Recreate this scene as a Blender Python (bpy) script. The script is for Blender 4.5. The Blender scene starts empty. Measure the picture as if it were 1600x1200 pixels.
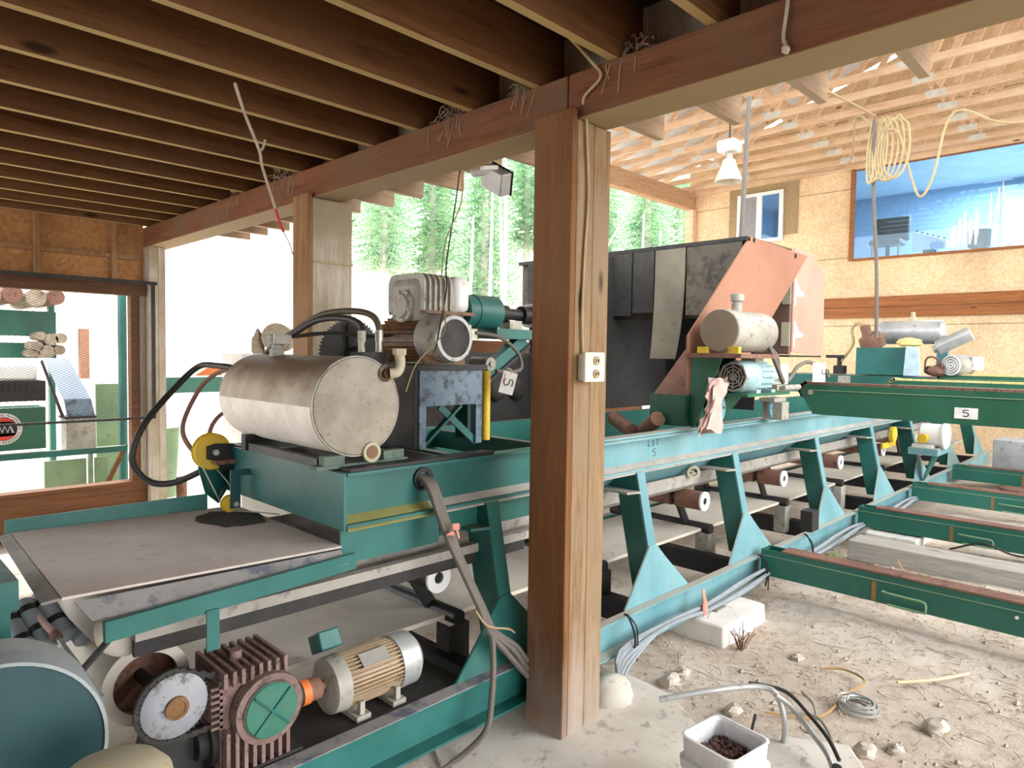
import bpy, bmesh, math, random
from mathutils import Vector, Matrix, noise
V = Vector
PI = math.pi
random.seed(7)
sc = bpy.context.scene
COL = sc.collection
R = random.uniform

# ---------------------------------------------------------------- mesh builder
def frame(d):
    d = V(d).normalized()
    a = V((0, 0, 1)) if abs(d.z) < .95 else V((1, 0, 0))
    u = a.cross(d).normalized()
    return u, d.cross(u).normalized(), d

class MB:
    def __init__(s): s.v = []; s.f = []
    def add(s, vs, fs):
        b = len(s.v); s.v += [tuple(p) for p in vs]; s.f += [tuple(i + b for i in f) for f in fs]; return s
    def box(s, x0, x1, y0, y1, z0, z1):
        vs = [(x, y, z) for z in (z0, z1) for y in (y0, y1) for x in (x0, x1)]
        return s.add(vs, [(0, 2, 3, 1), (4, 5, 7, 6), (0, 1, 5, 4), (2, 6, 7, 3), (0, 4, 6, 2), (1, 3, 7, 5)])
    def obox(s, c, size, M=None):
        M = M or Matrix.Identity(3); c = V(c)
        vs = [c + M @ V((x * size[0] / 2, y * size[1] / 2, z * size[2] / 2)) for z in (-1, 1) for y in (-1, 1) for x in (-1, 1)]
        return s.add(vs, [(0, 2, 3, 1), (4, 5, 7, 6), (0, 1, 5, 4), (2, 6, 7, 3), (0, 4, 6, 2), (1, 3, 7, 5)])
    def bar(s, p, q, w, h, up=None):
        p, q = V(p), V(q); d = (q - p).normalized()
        up = V(up) if up else (V((0, 0, 1)) if abs(d.z) < .9 else V((0, 1, 0)))
        u = d.cross(up).normalized() * w / 2; v = u.cross(d).normalized() * h / 2
        vs = [a + sx * u + sz * v for a in (p, q) for sz in (-1, 1) for sx in (-1, 1)]
        return s.add(vs, [(0, 1, 3, 2), (4, 6, 7, 5), (0, 4, 5, 1), (2, 3, 7, 6), (0, 2, 6, 4), (1, 5, 7, 3)])
    def prism(s, poly, vec):
        n = len(poly); vec = V(vec); a = [V(p) for p in poly]
        vs = a + [p + vec for p in a]
        fs = [tuple(range(n))[::-1], tuple(range(n, 2 * n))] + [(i, (i + 1) % n, n + (i + 1) % n, n + i) for i in range(n)]
        return s.add(vs, fs)
    def poly(s, pts): return s.add(pts, [tuple(range(len(pts)))])
    def lathe(s, p, axis, prof, n=24, cap=True):
        u, v, d = frame(axis); p = V(p); vs = []
        for t, r in prof:
            for i in range(n):
                a = 2 * PI * i / n
                vs.append(p + d * t + (u * math.cos(a) + v * math.sin(a)) * r)
        fs = []
        for j in range(len(prof) - 1):
            for i in range(n):
                fs.append((j * n + i, j * n + (i + 1) % n, (j + 1) * n + (i + 1) % n, (j + 1) * n + i))
        if cap:
            fs.append(tuple(range(n))[::-1]); m = (len(prof) - 1) * n; fs.append(tuple(range(m, m + n)))
        return s.add(vs, fs)
    def cyl(s, p, q, r, r2=None, n=20, cap=True):
        p, q = V(p), V(q); L = (q - p).length
        return s.lathe(p, q - p, [(0, r), (L, r if r2 is None else r2)], n, cap)
    def ring(s, p, q, ro, ri, n=28):
        L = (V(q) - V(p)).length
        return s.lathe(p, V(q) - V(p), [(0, ri), (0, ro), (L, ro), (L, ri), (0, ri)], n, False)
    def tube(s, pts, r, n=8, sub=6, smooth=True):
        P = [V(p) for p in pts]
        if smooth and len(P) > 2:
            Q = []
            for i in range(len(P) - 1):
                p0 = P[max(i - 1, 0)]; p1 = P[i]; p2 = P[i + 1]; p3 = P[min(i + 2, len(P) - 1)]
                for k in range(sub):
                    t = k / sub
                    Q.append(.5 * ((2 * p1) + (p2 - p0) * t + (2 * p0 - 5 * p1 + 4 * p2 - p3) * t * t + (3 * p1 - p0 - 3 * p2 + p3) * t ** 3))
            P = Q + [P[-1]]
        T = [(P[min(i + 1, len(P) - 1)] - P[max(i - 1, 0)]).normalized() for i in range(len(P))]
        u, v, _ = frame(T[0]); vs = []
        for i, p in enumerate(P):
            u = (u - T[i] * u.dot(T[i])).normalized(); v = T[i].cross(u)
            rr = r(i / (len(P) - 1)) if callable(r) else r
            vs += [p + (u * math.cos(2 * PI * k / n) + v * math.sin(2 * PI * k / n)) * rr for k in range(n)]
        fs = [(j * n + i, j * n + (i + 1) % n, (j + 1) * n + (i + 1) % n, (j + 1) * n + i) for j in range(len(P) - 1) for i in range(n)]
        m = (len(P) - 1) * n
        fs += [tuple(range(n))[::-1], tuple(range(m, m + n))]
        return s.add(vs, fs)
    def blob(s, c, rx, ry, rz, n=12, m=8, amp=.0, seed=0, fr=2.0):
        c = V(c); vs = []; fs = []
        for j in range(m + 1):
            th = PI * j / m
            for i in range(n):
                ph = 2 * PI * i / n
                d = V((math.sin(th) * math.cos(ph), math.sin(th) * math.sin(ph), math.cos(th)))
                k = 1 + amp * noise.noise(d * fr + V((seed * 3.1, seed * 1.7, seed)))
                vs.append(c + V((d.x * rx, d.y * ry, d.z * rz)) * k)
        for j in range(m):
            for i in range(n):
                fs.append((j * n + i, (j + 1) * n + i, (j + 1) * n + (i + 1) % n, j * n + (i + 1) % n))
        return s.add(vs, fs)

ROOTLOC = {}
def mesh(mb, name, m, origin=(0, 0, 0), bevel=0, ang=38, twoside=False):
    o = V(origin)
    me = bpy.data.meshes.new(name)
    me.from_pydata([(p[0] - o.x, p[1] - o.y, p[2] - o.z) for p in mb.v], [], mb.f)
    bm = bmesh.new(); bm.from_mesh(me)
    bmesh.ops.remove_doubles(bm, verts=bm.verts, dist=1e-5)
    if not twoside: bmesh.ops.recalc_face_normals(bm, faces=bm.faces)
    bm.to_mesh(me); bm.free()
    me.polygons.foreach_set('use_smooth', [True] * len(me.polygons))
    me.set_sharp_from_angle(angle=math.radians(ang))
    for x in (m if isinstance(m, (list, tuple)) else [m]): me.materials.append(x)
    ob = bpy.data.objects.new(name, me); COL.objects.link(ob)
    if bevel:
        b = ob.modifiers.new('bevel', 'BEVEL'); b.width = bevel; b.segments = 2; b.limit_method = 'ANGLE'; b.harden_normals = False
    return ob
def tag(o, label=None, cat=None, group=None, kind=None):
    if label: o['label'] = label
    if cat: o['category'] = cat
    if group: o['group'] = group
    if kind: o['kind'] = kind
    return o
def T(name, label, cat, loc, group=None):          # a thing: an Empty at its base
    o = bpy.data.objects.new(name, None); COL.objects.link(o); o.location = loc
    o.empty_display_size = .1; ROOTLOC[o] = V(loc)
    return tag(o, label, cat, group)
def K(mb, name, m, parent, label=None, **k):        # a part (or a sub-part) of a thing
    o = mesh(mb, name, m, ROOTLOC[parent], **k); o.parent = parent; ROOTLOC[o] = ROOTLOC[parent]
    if label: o['label'] = label
    return o
def base(mb):
    xs, ys, zs = zip(*mb.v); return ((min(xs) + max(xs)) / 2, (min(ys) + max(ys)) / 2, min(zs))
def S(mb, name, m, label, cat, group=None, kind=None, **k):   # a thing that is one mesh
    b = base(mb); o = mesh(mb, name, m, b, **k); o.location = b; ROOTLOC[o] = V(b)
    return tag(o, label, cat, group, kind)
def ST(mb, name, m, label=None, cat=None, **k):               # the setting
    return S(mb, name, m, label, cat, kind='structure', **k)
def dup(o, d, label=None, rz=0):
    def cp(src, par):
        c = src.copy(); COL.objects.link(c); c.parent = par; ROOTLOC[c] = ROOTLOC.get(src, V())
        for ch in list(src.children): cp(ch, c)
        return c
    c = cp(o, None); c.location = V(o.location) + V(d); c.rotation_euler.z = rz
    if label: c['label'] = label
    return c
ORD = 'first second third fourth fifth sixth seventh eighth ninth tenth eleventh twelfth thirteenth fourteenth fifteenth sixteenth seventeenth eighteenth nineteenth twentieth'.split()

# ---------------------------------------------------------------- materials
def C(h):
    h = h.lstrip('#'); r = []
    for i in (0, 2, 4):
        c = int(h[i:i + 2], 16) / 255
        r.append(c / 12.92 if c <= .04045 else ((c + .055) / 1.055) ** 2.4)
    return (*r, 1)
def nt(name):
    m = bpy.data.materials.new(name); m.use_nodes = True; t = m.node_tree
    b = t.nodes['Principled BSDF']
    return m, t, b, t.nodes.new, t.links.new
def coords(t, stretch, rnd=True):
    N, L = t.nodes.new, t.links.new
    tc = N('ShaderNodeTexCoord'); mp = N('ShaderNodeMapping'); mp.inputs['Scale'].default_value = stretch
    L(tc.outputs['Object'], mp.inputs['Vector'])
    if rnd:
        oi = N('ShaderNodeObjectInfo'); mu = N('ShaderNodeMath'); mu.operation = 'MULTIPLY'; mu.inputs[1].default_value = 37
        L(oi.outputs['Random'], mu.inputs[0]); L(mu.outputs[0], mp.inputs['Location'])
    return mp.outputs['Vector'], tc
def ramp(t, src, stops):
    r = t.nodes.new('ShaderNodeValToRGB'); e = r.color_ramp.elements
    while len(e) < len(stops): e.new(.5)
    for x, (p, c) in zip(e, stops): x.position = p; x.color = c
    t.links.new(src, r.inputs[0]); return r.outputs['Color']
def noi(t, vec, scale, detail=6, rough=.6, dist=0):
    n = t.nodes.new('ShaderNodeTexNoise'); n.inputs['Scale'].default_value = scale; n.inputs['Detail'].default_value = detail
    n.inputs['Roughness'].default_value = rough; n.inputs['Distortion'].default_value = dist
    t.links.new(vec, n.inputs['Vector']); return n.outputs['Fac']
def mix(t, fac, a, b, mode='MIX'):
    m = t.nodes.new('ShaderNodeMix'); m.data_type = 'RGBA'; m.blend_type = mode
    for s, val in ((m.inputs[0], fac), (m.inputs[6], a), (m.inputs[7], b)):
        if hasattr(val, 'links') or hasattr(val, 'is_output'): t.links.new(val, s)
        else: s.default_value = val
    return m.outputs[2]
def bump(t, b, src, st, d=.01):
    n = t.nodes.new('ShaderNodeBump'); n.inputs['Strength'].default_value = st; n.inputs['Distance'].default_value = d
    t.links.new(src, n.inputs['Height']); t.links.new(n.outputs['Normal'], b.inputs['Normal'])
W1 = (1, 1, 1, 1); W0 = (0, 0, 0, 1)

def wood(name, c1, c2, axis='x', c3=None, rough=.8, grain=26, knots=True, under=None, bleach=None):
    m, t, b, N, L = nt(name)
    st = {'x': (.9, 14, 14), 'y': (14, .9, 14), 'z': (14, 14, .9)}[axis]
    vec, tc = coords(t, st)
    f = noi(t, vec, 1.6, 8, .65, .6); g = noi(t, vec, grain / 4, 4, .7)
    col = ramp(t, f, [(.3, C(c1)), (.68, C(c2))])
    col = mix(t, ramp(t, g, [(.35, (.72, .72, .72, 1)), (.6, W1)]), W0, col)
    if c3:
        v2, _ = coords(t, (1.1, 1.1, 1.1)); k = noi(t, v2, 1.5, 5, .6)
        col = mix(t, ramp(t, k, [(.45, W0), (.65, W1)]), col, C(c3))
    if knots:
        sk = {'x': (1, 3, 3), 'y': (3, 1, 3), 'z': (3, 3, 1)}[axis]
        v3, _ = coords(t, sk); vo = N('ShaderNodeTexVoronoi'); vo.inputs['Scale'].default_value = 1.3; L(v3, vo.inputs['Vector'])
        col = mix(t, ramp(t, vo.outputs['Distance'], [(.05, (.25, .2, .15, 1)), (.1, W1)]), W0, col)
    if bleach:                                     # foot of the post bleached by splash
        s2 = N('ShaderNodeSeparateXYZ'); L(tc.outputs['Object'], s2.inputs[0]); v4, _ = coords(t, (6, 6, 1.5), False)
        ma = N('ShaderNodeMath'); ma.operation = 'MULTIPLY_ADD'; ma.inputs[1].default_value = .9; L(noi(t, v4, 1.2, 5, .6), ma.inputs[0]); L(s2.outputs['Z'], ma.inputs[2])
        col = mix(t, ramp(t, ma.outputs[0], [(.45, (.8, .8, .8, 1)), (.95, W0)]), col, C(bleach))
    if under:                                      # faces turned down: dusty, and paler with bounced light painted in
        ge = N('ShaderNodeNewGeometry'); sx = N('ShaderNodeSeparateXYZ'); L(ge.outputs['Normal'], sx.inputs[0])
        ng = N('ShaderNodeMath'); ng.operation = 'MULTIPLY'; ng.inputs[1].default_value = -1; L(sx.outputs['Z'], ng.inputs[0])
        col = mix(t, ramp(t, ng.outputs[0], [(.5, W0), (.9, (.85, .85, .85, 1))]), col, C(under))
    L(col, b.inputs['Base Color']); b.inputs['Roughness'].default_value = rough
    b.inputs['Specular IOR Level'].default_value = .2
    bump(t, b, g, .25, .004)
    return m

def paint(name, c1, c2, dirt='#6a5f50', damt=.45, scale=2.2, rough=.5, metal=0, rust=None, top=None, streak=False, spec=.4):
    m, t, b, N, L = nt(name)
    vec, tc = coords(t, (1, 1, .45 if streak else 1))
    f = noi(t, vec, scale, 5, .6); col = ramp(t, f, [(.35, C(c1)), (.65, C(c2))])
    f2 = noi(t, vec, scale * 5, 8, .7)
    col = mix(t, ramp(t, f2, [(1 - damt, W0), (1.12 - damt, (.85, .85, .85, 1))]), col, C(dirt))
    if rust:
        f3 = noi(t, vec, scale * 2.3, 9, .75)
        col = mix(t, ramp(t, f3, [(.6, W0), (.68, W1)]), col, C(rust))
    if top:                                        # settled dust on upward faces
        ge = N('ShaderNodeNewGeometry'); sx = N('ShaderNodeSeparateXYZ'); L(ge.outputs['Normal'], sx.inputs[0])
        fac = ramp(t, sx.outputs['Z'], [(.45, W0), (.85, (.8, .8, .8, 1))])
        col = mix(t, fac, col, C(top))
    L(col, b.inputs['Base Color']); b.inputs['Metallic'].default_value = metal; b.inputs['Specular IOR Level'].default_value = spec
    L(ramp(t, f2, [(.3, (rough * .8,) * 3 + (1,)), (.7, (min(1, rough * 1.25),) * 3 + (1,))]), b.inputs['Roughness'])
    bump(t, b, f2, .08, .003)
    return m

def plain(name, c, rough=.6, metal=0, spec=.4):
    m, t, b, N, L = nt(name); vec, tc = coords(t, (1, 1, 1))
    f = noi(t, vec, 14, 4, .6); cc = C(c)
    L(mix(t, ramp(t, f, [(.3, (.78, .78, .78, 1)), (.65, W1)]), W0, cc), b.inputs['Base Color'])
    b.inputs['Roughness'].default_value = rough; b.inputs['Metallic'].default_value = metal; b.inputs['Specular IOR Level'].default_value = spec
    return m

def osb(name, c1, c2, c3):
    m, t, b, N, L = nt(name); vec, tc = coords(t, (1, 1, 1), False)
    n0 = N('ShaderNodeTexNoise'); n0.inputs['Scale'].default_value = 6; L(vec, n0.inputs['Vector'])
    va = N('ShaderNodeVectorMath'); va.operation = 'ADD'; sc_ = N('ShaderNodeVectorMath'); sc_.operation = 'SCALE'; sc_.inputs['Scale'].default_value = .12
    L(n0.outputs['Color'], sc_.inputs[0]); L(vec, va.inputs[0]); L(sc_.outputs[0], va.inputs[1])
    vo = N('ShaderNodeTexVoronoi'); vo.inputs['Scale'].default_value = 34; L(va.outputs[0], vo.inputs['Vector'])
    sp = N('ShaderNodeSeparateColor'); L(vo.outputs['Color'], sp.inputs[0])
    col = ramp(t, sp.outputs[0], [(.1, C(c1)), (.5, C(c2)), (.95, C(c3))])
    big = noi(t, vec, .9, 5, .6)
    col = mix(t, ramp(t, big, [(.3, (.74, .68, .62, 1)), (.62, W1)]), W0, col)
    # sheet joints every 1.22 m in height
    sx = N('ShaderNodeSeparateXYZ'); L(tc.outputs['Object'], sx.inputs[0])
    mo = N('ShaderNodeMath'); mo.operation = 'PINGPONG'; mo.inputs[1].default_value = .61; L(sx.outputs['Z'], mo.inputs[0])
    col = mix(t, ramp(t, mo.outputs[0], [(.004, (.45, .4, .35, 1)), (.012, W1)]), W0, col)
    L(col, b.inputs['Base Color']); b.inputs['Roughness'].default_value = .75; b.inputs['Specular IOR Level'].default_value = .25
    bump(t, b, sp.outputs[1], .12, .003)
    return m

def groundmat():
    m, t, b, N, L = nt('dusty_ground'); vec, tc = coords(t, (1, 1, 1), False)
    a = noi(t, vec, .8, 9, .65, .4); c = noi(t, vec, 9, 9, .75, .3); d = noi(t, vec, 60, 5, .7)
    col = ramp(t, a, [(.3, C('#b3a393')), (.5, C('#c6b9aa')), (.7, C('#d8cfc3'))])
    col = mix(t, ramp(t, c, [(.5, W0), (.66, (.85, .85, .85, 1))]), col, C('#9d8672'))
    col = mix(t, ramp(t, d, [(.58, W0), (.7, (.7, .7, .7, 1))]), col, C('#e6ded2'))
    col = mix(t, ramp(t, d, [(.3, (.7, .7, .7, 1)), (.4, W0)]), col, C('#5d4a3a'))
    L(col, b.inputs['Base Color']); b.inputs['Roughness'].default_value = .95; b.inputs['Specular IOR Level'].default_value = .1
    bump(t, b, mix(t, .5, c, d), .6, .02)
    return m

class M: pass
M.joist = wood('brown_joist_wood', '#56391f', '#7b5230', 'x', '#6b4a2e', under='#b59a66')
M.tailw = wood('sunlit_tail_wood', '#8f7358', '#b3977a', 'x', '#a08a74', under='#c4ae90')  # paler copy of the joist wood, sunlight painted into the tails
M.deck = wood('dark_deck_wood', '#2e2118', '#443020', 'y')
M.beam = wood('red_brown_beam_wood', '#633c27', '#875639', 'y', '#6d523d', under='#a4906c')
M.post = wood('orange_brown_post_wood', '#7d5536', '#a17a54', 'z', '#8f7254')
M.mainpost = wood('big_post_wood', '#74573c', '#a48765', 'z', '#8b775e', bleach='#b3a79c', grain=40)
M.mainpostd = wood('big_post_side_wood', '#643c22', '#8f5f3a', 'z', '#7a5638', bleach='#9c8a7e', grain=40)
M.weather = wood('weathered_grey_wood', '#a79b8a', '#c4b9a8', 'z', '#97886f')
M.plank = wood('brown_plank_wood', '#5f3f28', '#7d5335', 'x')
M.planky = wood('red_plank_wood', '#7a4a2c', '#a5683c', 'y')
M.white_wood = wood('light_truss_wood', '#cfa680', '#e3c3a0', 'y', '#dcc0a2')
M.white_woodx = wood('light_beam_wood', '#a67f5c', '#c3a07a', 'x')
M.grey_woody = wood('grey_timber_wood', '#9a938a', '#b9b2a8', 'y')
M.log = wood('log_wood', '#8a7c6a', '#b0a28c', 'y', '#6a5c4c')
M.fadedo = plain('faded_orange', '#c08a70', .8)
M.motora = paint('dirty_aqua_motor', '#83a3a8', '#9fbabd', '#6a6a5e', .46, 5, .5)
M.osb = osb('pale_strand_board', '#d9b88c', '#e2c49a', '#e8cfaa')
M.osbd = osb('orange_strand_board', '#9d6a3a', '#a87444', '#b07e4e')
M.teal = paint('teal_paint', '#124c43', '#1b6158', '#39524a', .42, 1.6, .45, top='#6f6a5f')
M.tealc = paint('clean_teal_paint', '#124f4a', '#296a64', '#3c5a50', .34, 1.9, .42)
M.aqua = paint('lit_aqua_paint', '#578992', '#77a3a9', '#87948f', .42, 2, .45, top='#b3a999', streak=True)  # the conveyor teal paled for dust and for light on far lengths
M.green = paint('green_paint', '#1c4f38', '#265d45', '#45523f', .4, 2, .45, rust=None, streak=True)
M.greenr = paint('rusting_green_paint', '#1b5748', '#236657', '#6f6345', .4, 1.7, .45, streak=True)
M.oldgreen = paint('sage_paint', '#6a8a68', '#87a17c', '#5d6a4e', .4, 2, .6)
M.black = paint('oily_black_steel', '#0b0c0f', '#16181c', '#2c2620', .40, 3, .5)
M.steelblue = paint('blue_grey_steel', '#55697a', '#6f8494', '#2c2f38', .5, 3, .5)
M.hoodgrey = paint('grey_skirt_rubber', '#7d7a78', '#959190', '#4d5568', .5, 2.2, .8)
M.bladeg = paint('dark_blade_steel', '#3d3f40', '#565856', '#3a2c26', .45, 3, .5)
M.sprocket = paint('worn_sprocket_steel', '#7f8389', '#9a9ea4', '#3f3a36', .47, 4, .5)
M.pale_slant = paint('sunlit_blue_sheet', '#9fb4cc', '#bccbdc', '#7d8da0', .4, 3, .5)
M.dark = paint('dark_grime_steel', '#1c1b1a', '#2b2927', '#453e32', .40, 3, .7)
M.dust = paint('dusty_ledge', '#8d8a84', '#a5a19a', '#6d675c', .42, 4, .9)
M.olive = paint('olive_stained_ledge', '#6a6a34', '#7d7a45', '#4d4a30', .42, 4, .8)
M.lug = paint('grimy_green_lug', '#48594e', '#5b6c60', '#33362f', .45, 4, .7)
M.mesh = plain('fan_grille_wire', '#6f6e6a', .6, .2)
M.grey = paint('grey_cast_metal', '#8d8a80', '#aaa79b', '#6a5a41', .47, 3.5, .5)
M.alu = paint('worn_aluminium', '#9a9c9c', '#bfc1bf', '#6b6252', .42, 3, .4, metal=.35)
M.brownm = paint('oily_brown_castings', '#5f4127', '#7a5430', '#2e2219', .5, 4, .5)
M.rust = paint('rust_brown_steel', '#6a4a3c', '#815c4b', '#3b2d27', .45, 3, .8)
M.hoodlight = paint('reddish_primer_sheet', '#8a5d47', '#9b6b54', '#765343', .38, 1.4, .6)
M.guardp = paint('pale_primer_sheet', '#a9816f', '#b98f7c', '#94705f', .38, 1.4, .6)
M.plate = plain('zinc_nail_plate', '#d3d2c6', .6, .1)
M.screen = plain('grey_insect_screen', '#8d8f94', .9)
M.hoodside = paint('shaded_primer_sheet', '#5d4439', '#6d5144', '#3e2f28', .42, 1.5, .6)  # guard primer darkened, shade painted into its side face
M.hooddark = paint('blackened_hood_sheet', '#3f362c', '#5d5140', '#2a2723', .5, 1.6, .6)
M.flap = paint('dusty_rubber_flap', '#6a6152', '#8a7f6a', '#4e463a', .4, 1.8, .8)
M.flapd = paint('dark_rubber_flap', '#2c2a28', '#3e3a34', '#25231f', .45, 1.8, .8)
M.pan = paint('dusty_brown_pan', '#b9aca4', '#cabfb7', '#9c8f85', .42, 2.5, .9)
M.belt = paint('cream_belt', '#b3ab9e', '#c6beb1', '#8a8172', .4, 2.2, .8)
M.beltg = paint('grey_belt', '#8d8780', '#a49e96', '#5d564e', .45, 3, .8)
M.yellow = paint('yellow_paint', '#c9a41f', '#dcb93a', '#7a642a', .42, 4, .5)
M.orange = paint('orange_paint', '#d2622c', '#e27a3c', '#8a4c2c', .36, 4, .5)
M.white = paint('white_painted_metal', '#dedede', '#f0f0ee', '#b5b0a6', .4, 3, .45)
M.conc = paint('concrete', '#bdb6aa', '#d6d1c8', '#8f877a', .45, 3, .95)
M.conw = paint('pale_concrete', '#d9d5ce', '#eeebe5', '#aaa397', .42, 3, .95)
M.hose = plain('black_rubber_hose', '#2a2725', .55)
M.hoseg = plain('dusty_grey_cable', '#6a625a', .7)
M.cableb = plain('blue_grey_cable', '#8f979e', .7)
M.hosep = plain('dusty_red_hose', '#8d6a62', .7)
M.beige = plain('beige_cable', '#b59f74', .6)
M.wirey = plain('tan_wire', '#a08f62', .6)
M.bolt = plain('zinc_bolt', '#c2c0ba', .4, .6)
M.chrome = plain('steel_fitting', '#a8a498', .4, .5)
M.plastic = plain('ivory_plastic', '#e8e2d0', .45)
M.ink = plain('black_ink', '#1a1a1e', .8)
M.inkg = plain('faint_pencil', '#3f5f66', .9)
M.card = plain('white_card', '#f2efe8', .8)
M.red = plain('red_plastic', '#c23a36', .6)
M.pink = plain('pink_tape', '#e58a78', .7)
M.paperbag = plain('pinkish_paper', '#c9a49a', .95)
M.rope = plain('frayed_rope', '#bcae9c', .95)
M.straw = plain('dry_straw', '#a8927a', .95)
M.nut = plain('brown_nut', '#5b3d31', .5)
M.rock = plain('pale_stone', '#c4bbae', .95)
M.bucket = plain('white_bucket_plastic', '#eeeef0', .45)
M.leaf = plain('green_leaf', '#6f9a45', .8)
M.grass = plain('dry_grass', '#b08c5a', .95)
M.sticky = plain('pale_sawdust', '#d9cdbb', .95)
M.emblem_red = plain('emblem_red', '#d0342c', .6)
M.emblem_white = plain('emblem_white', '#cfcdc6', .6)
M.ground = groundmat()
M.sheet = paint('galvanised_roof_sheet', '#b9bcbc', '#d3d5d4', '#9a9a96', .36, 1.5, .5)
M.bark = plain('pale_bark', '#d2cbc2', .95)
M.teal_in = paint('deep_teal_paint', '#07363c', '#0b4348', '#1e4142', .36, 2, .5)
M.barrel_y = paint('yellowed_plastic', '#a8a085', '#bdb59b', '#b0903c', .42, 2.5, .6)
M.cab_blue = plain('blue_cabin_wall', '#a3bccb', .8)
M.cab_door = plain('pale_cabin_door', '#b9c8cc', .7)
M.cab_chair = plain('grey_green_vinyl', '#5f6458', .7)
M.pale_blue = plain('pale_blue_cover', '#b9d3dc', .8)
M.yel_cloth = plain('yellow_rag', '#e6d58a', .9)
M.cardboard = wood('brown_paper_wrap', '#94805f', '#a8926c', 'x', None, .9, 10, False)

def glass(name, tint, trans, rough=.02):
    m, t, b, N, L = nt(name)
    out = [n for n in t.nodes if n.type == 'OUTPUT_MATERIAL'][0]
    gl = N('ShaderNodeBsdfGlossy'); gl.inputs['Roughness'].default_value = rough; gl.inputs['Color'].default_value = (.9, .95, 1, 1)
    tr = N('ShaderNodeBsdfTransparent'); tr.inputs['Color'].default_value = C(tint)
    fr = N('ShaderNodeFresnel'); fr.inputs['IOR'].default_value = 1.3
    ma = N('ShaderNodeMath'); ma.operation = 'ADD'; ma.inputs[1].default_value = trans; L(fr.outputs[0], ma.inputs[0])
    mx = N('ShaderNodeMixShader'); L(ma.outputs[0], mx.inputs[0]); L(tr.outputs[0], mx.inputs[1]); L(gl.outputs[0], mx.inputs[2])
    L(mx.outputs[0], out.inputs['Surface'])
    return m
M.glass = glass('window_glass', '#cfe3f5', .02)
M.frost = glass('lamp_glass', '#f4f0e0', .15, .3)

def foliage(name, c1, c2):
    m, t, b, N, L = nt(name); vec, tc = coords(t, (1, 1, 1))
    f = noi(t, vec, 1.3, 6, .7); L(ramp(t, f, [(.35, C(c1)), (.65, C(c2))]), b.inputs['Base Color'])
    b.inputs['Roughness'].default_value = .9; b.inputs['Specular IOR Level'].default_value = .1
    return m
M.fir = foliage('fir_needles', '#9cc3a0', '#cfe4c6')
M.bush = foliage('bush_leaves', '#8db56a', '#bdd68f')

def tank_mat(name, zc):
    m, t, b, N, L = nt(name); vec, tc = coords(t, (1, 1, 1), False)
    sx = N('ShaderNodeSeparateXYZ'); L(tc.outputs['Object'], sx.inputs[0])
    f = noi(t, vec, 5, 8, .7, .3); f2 = noi(t, vec, 40, 6, .7)
    base_c = ramp(t, f, [(.3, C('#d3cabd')), (.6, C('#efe9e0'))])
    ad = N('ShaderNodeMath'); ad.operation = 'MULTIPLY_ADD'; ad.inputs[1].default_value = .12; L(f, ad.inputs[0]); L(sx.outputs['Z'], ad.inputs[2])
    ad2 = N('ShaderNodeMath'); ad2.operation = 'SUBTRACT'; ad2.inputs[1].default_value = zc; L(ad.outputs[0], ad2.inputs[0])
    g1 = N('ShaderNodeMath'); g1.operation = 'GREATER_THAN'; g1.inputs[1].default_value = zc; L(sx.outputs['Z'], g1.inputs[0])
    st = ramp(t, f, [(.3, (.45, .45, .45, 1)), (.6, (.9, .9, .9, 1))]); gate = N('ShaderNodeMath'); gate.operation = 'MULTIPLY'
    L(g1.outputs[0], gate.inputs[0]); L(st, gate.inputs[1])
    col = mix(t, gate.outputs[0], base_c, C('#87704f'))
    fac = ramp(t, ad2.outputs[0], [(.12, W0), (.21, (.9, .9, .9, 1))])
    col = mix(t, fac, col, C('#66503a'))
    col = mix(t, ramp(t, f2, [(.62, W0), (.72, (.7, .7, .7, 1))]), col, C('#6b5a42'))
    L(col, b.inputs['Base Color']); b.inputs['Roughness'].default_value = .55; bump(t, b, f2, .1, .003)
    return m
# ---------------------------------------------------------------- camera, light, world
H = 1.65
yaw, pit, rol, foc = math.radians(44.5526), math.radians(2.5165), math.radians(.8268), 1065.65
fw = V((math.cos(yaw) * math.cos(pit), math.sin(yaw) * math.cos(pit), -math.sin(pit)))
rt = V((math.sin(yaw), -math.cos(yaw), 0)); up = rt.cross(fw)
r2 = math.cos(rol) * rt + math.sin(rol) * up; u2 = math.cos(rol) * up - math.sin(rol) * rt
cd = bpy.data.cameras.new('camera'); cam = bpy.data.objects.new('camera', cd); COL.objects.link(cam)
cd.sensor_width = 36; cd.lens = foc / 1600 * 36; cd.clip_end = 300; cd.clip_start = .05
cam.matrix_world = Matrix((( r2.x, u2.x, -fw.x, 0), (r2.y, u2.y, -fw.y, 0), (r2.z, u2.z, -fw.z, H), (0, 0, 0, 1)))
sc.camera = cam

w = bpy.data.worlds.new('sky'); sc.world = w; w.use_nodes = True
t = w.node_tree; bg = t.nodes['Background']
tc = t.nodes.new('ShaderNodeTexCoord'); sx = t.nodes.new('ShaderNodeSeparateXYZ'); t.links.new(tc.outputs['Generated'], sx.inputs[0])
col = ramp(t, sx.outputs['Z'], [(.0, (1, .985, .96, 1)), (.4, (.86, .93, 1, 1))])
t.links.new(col, bg.inputs['Color']); bg.inputs['Strength'].default_value = 5.5

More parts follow.
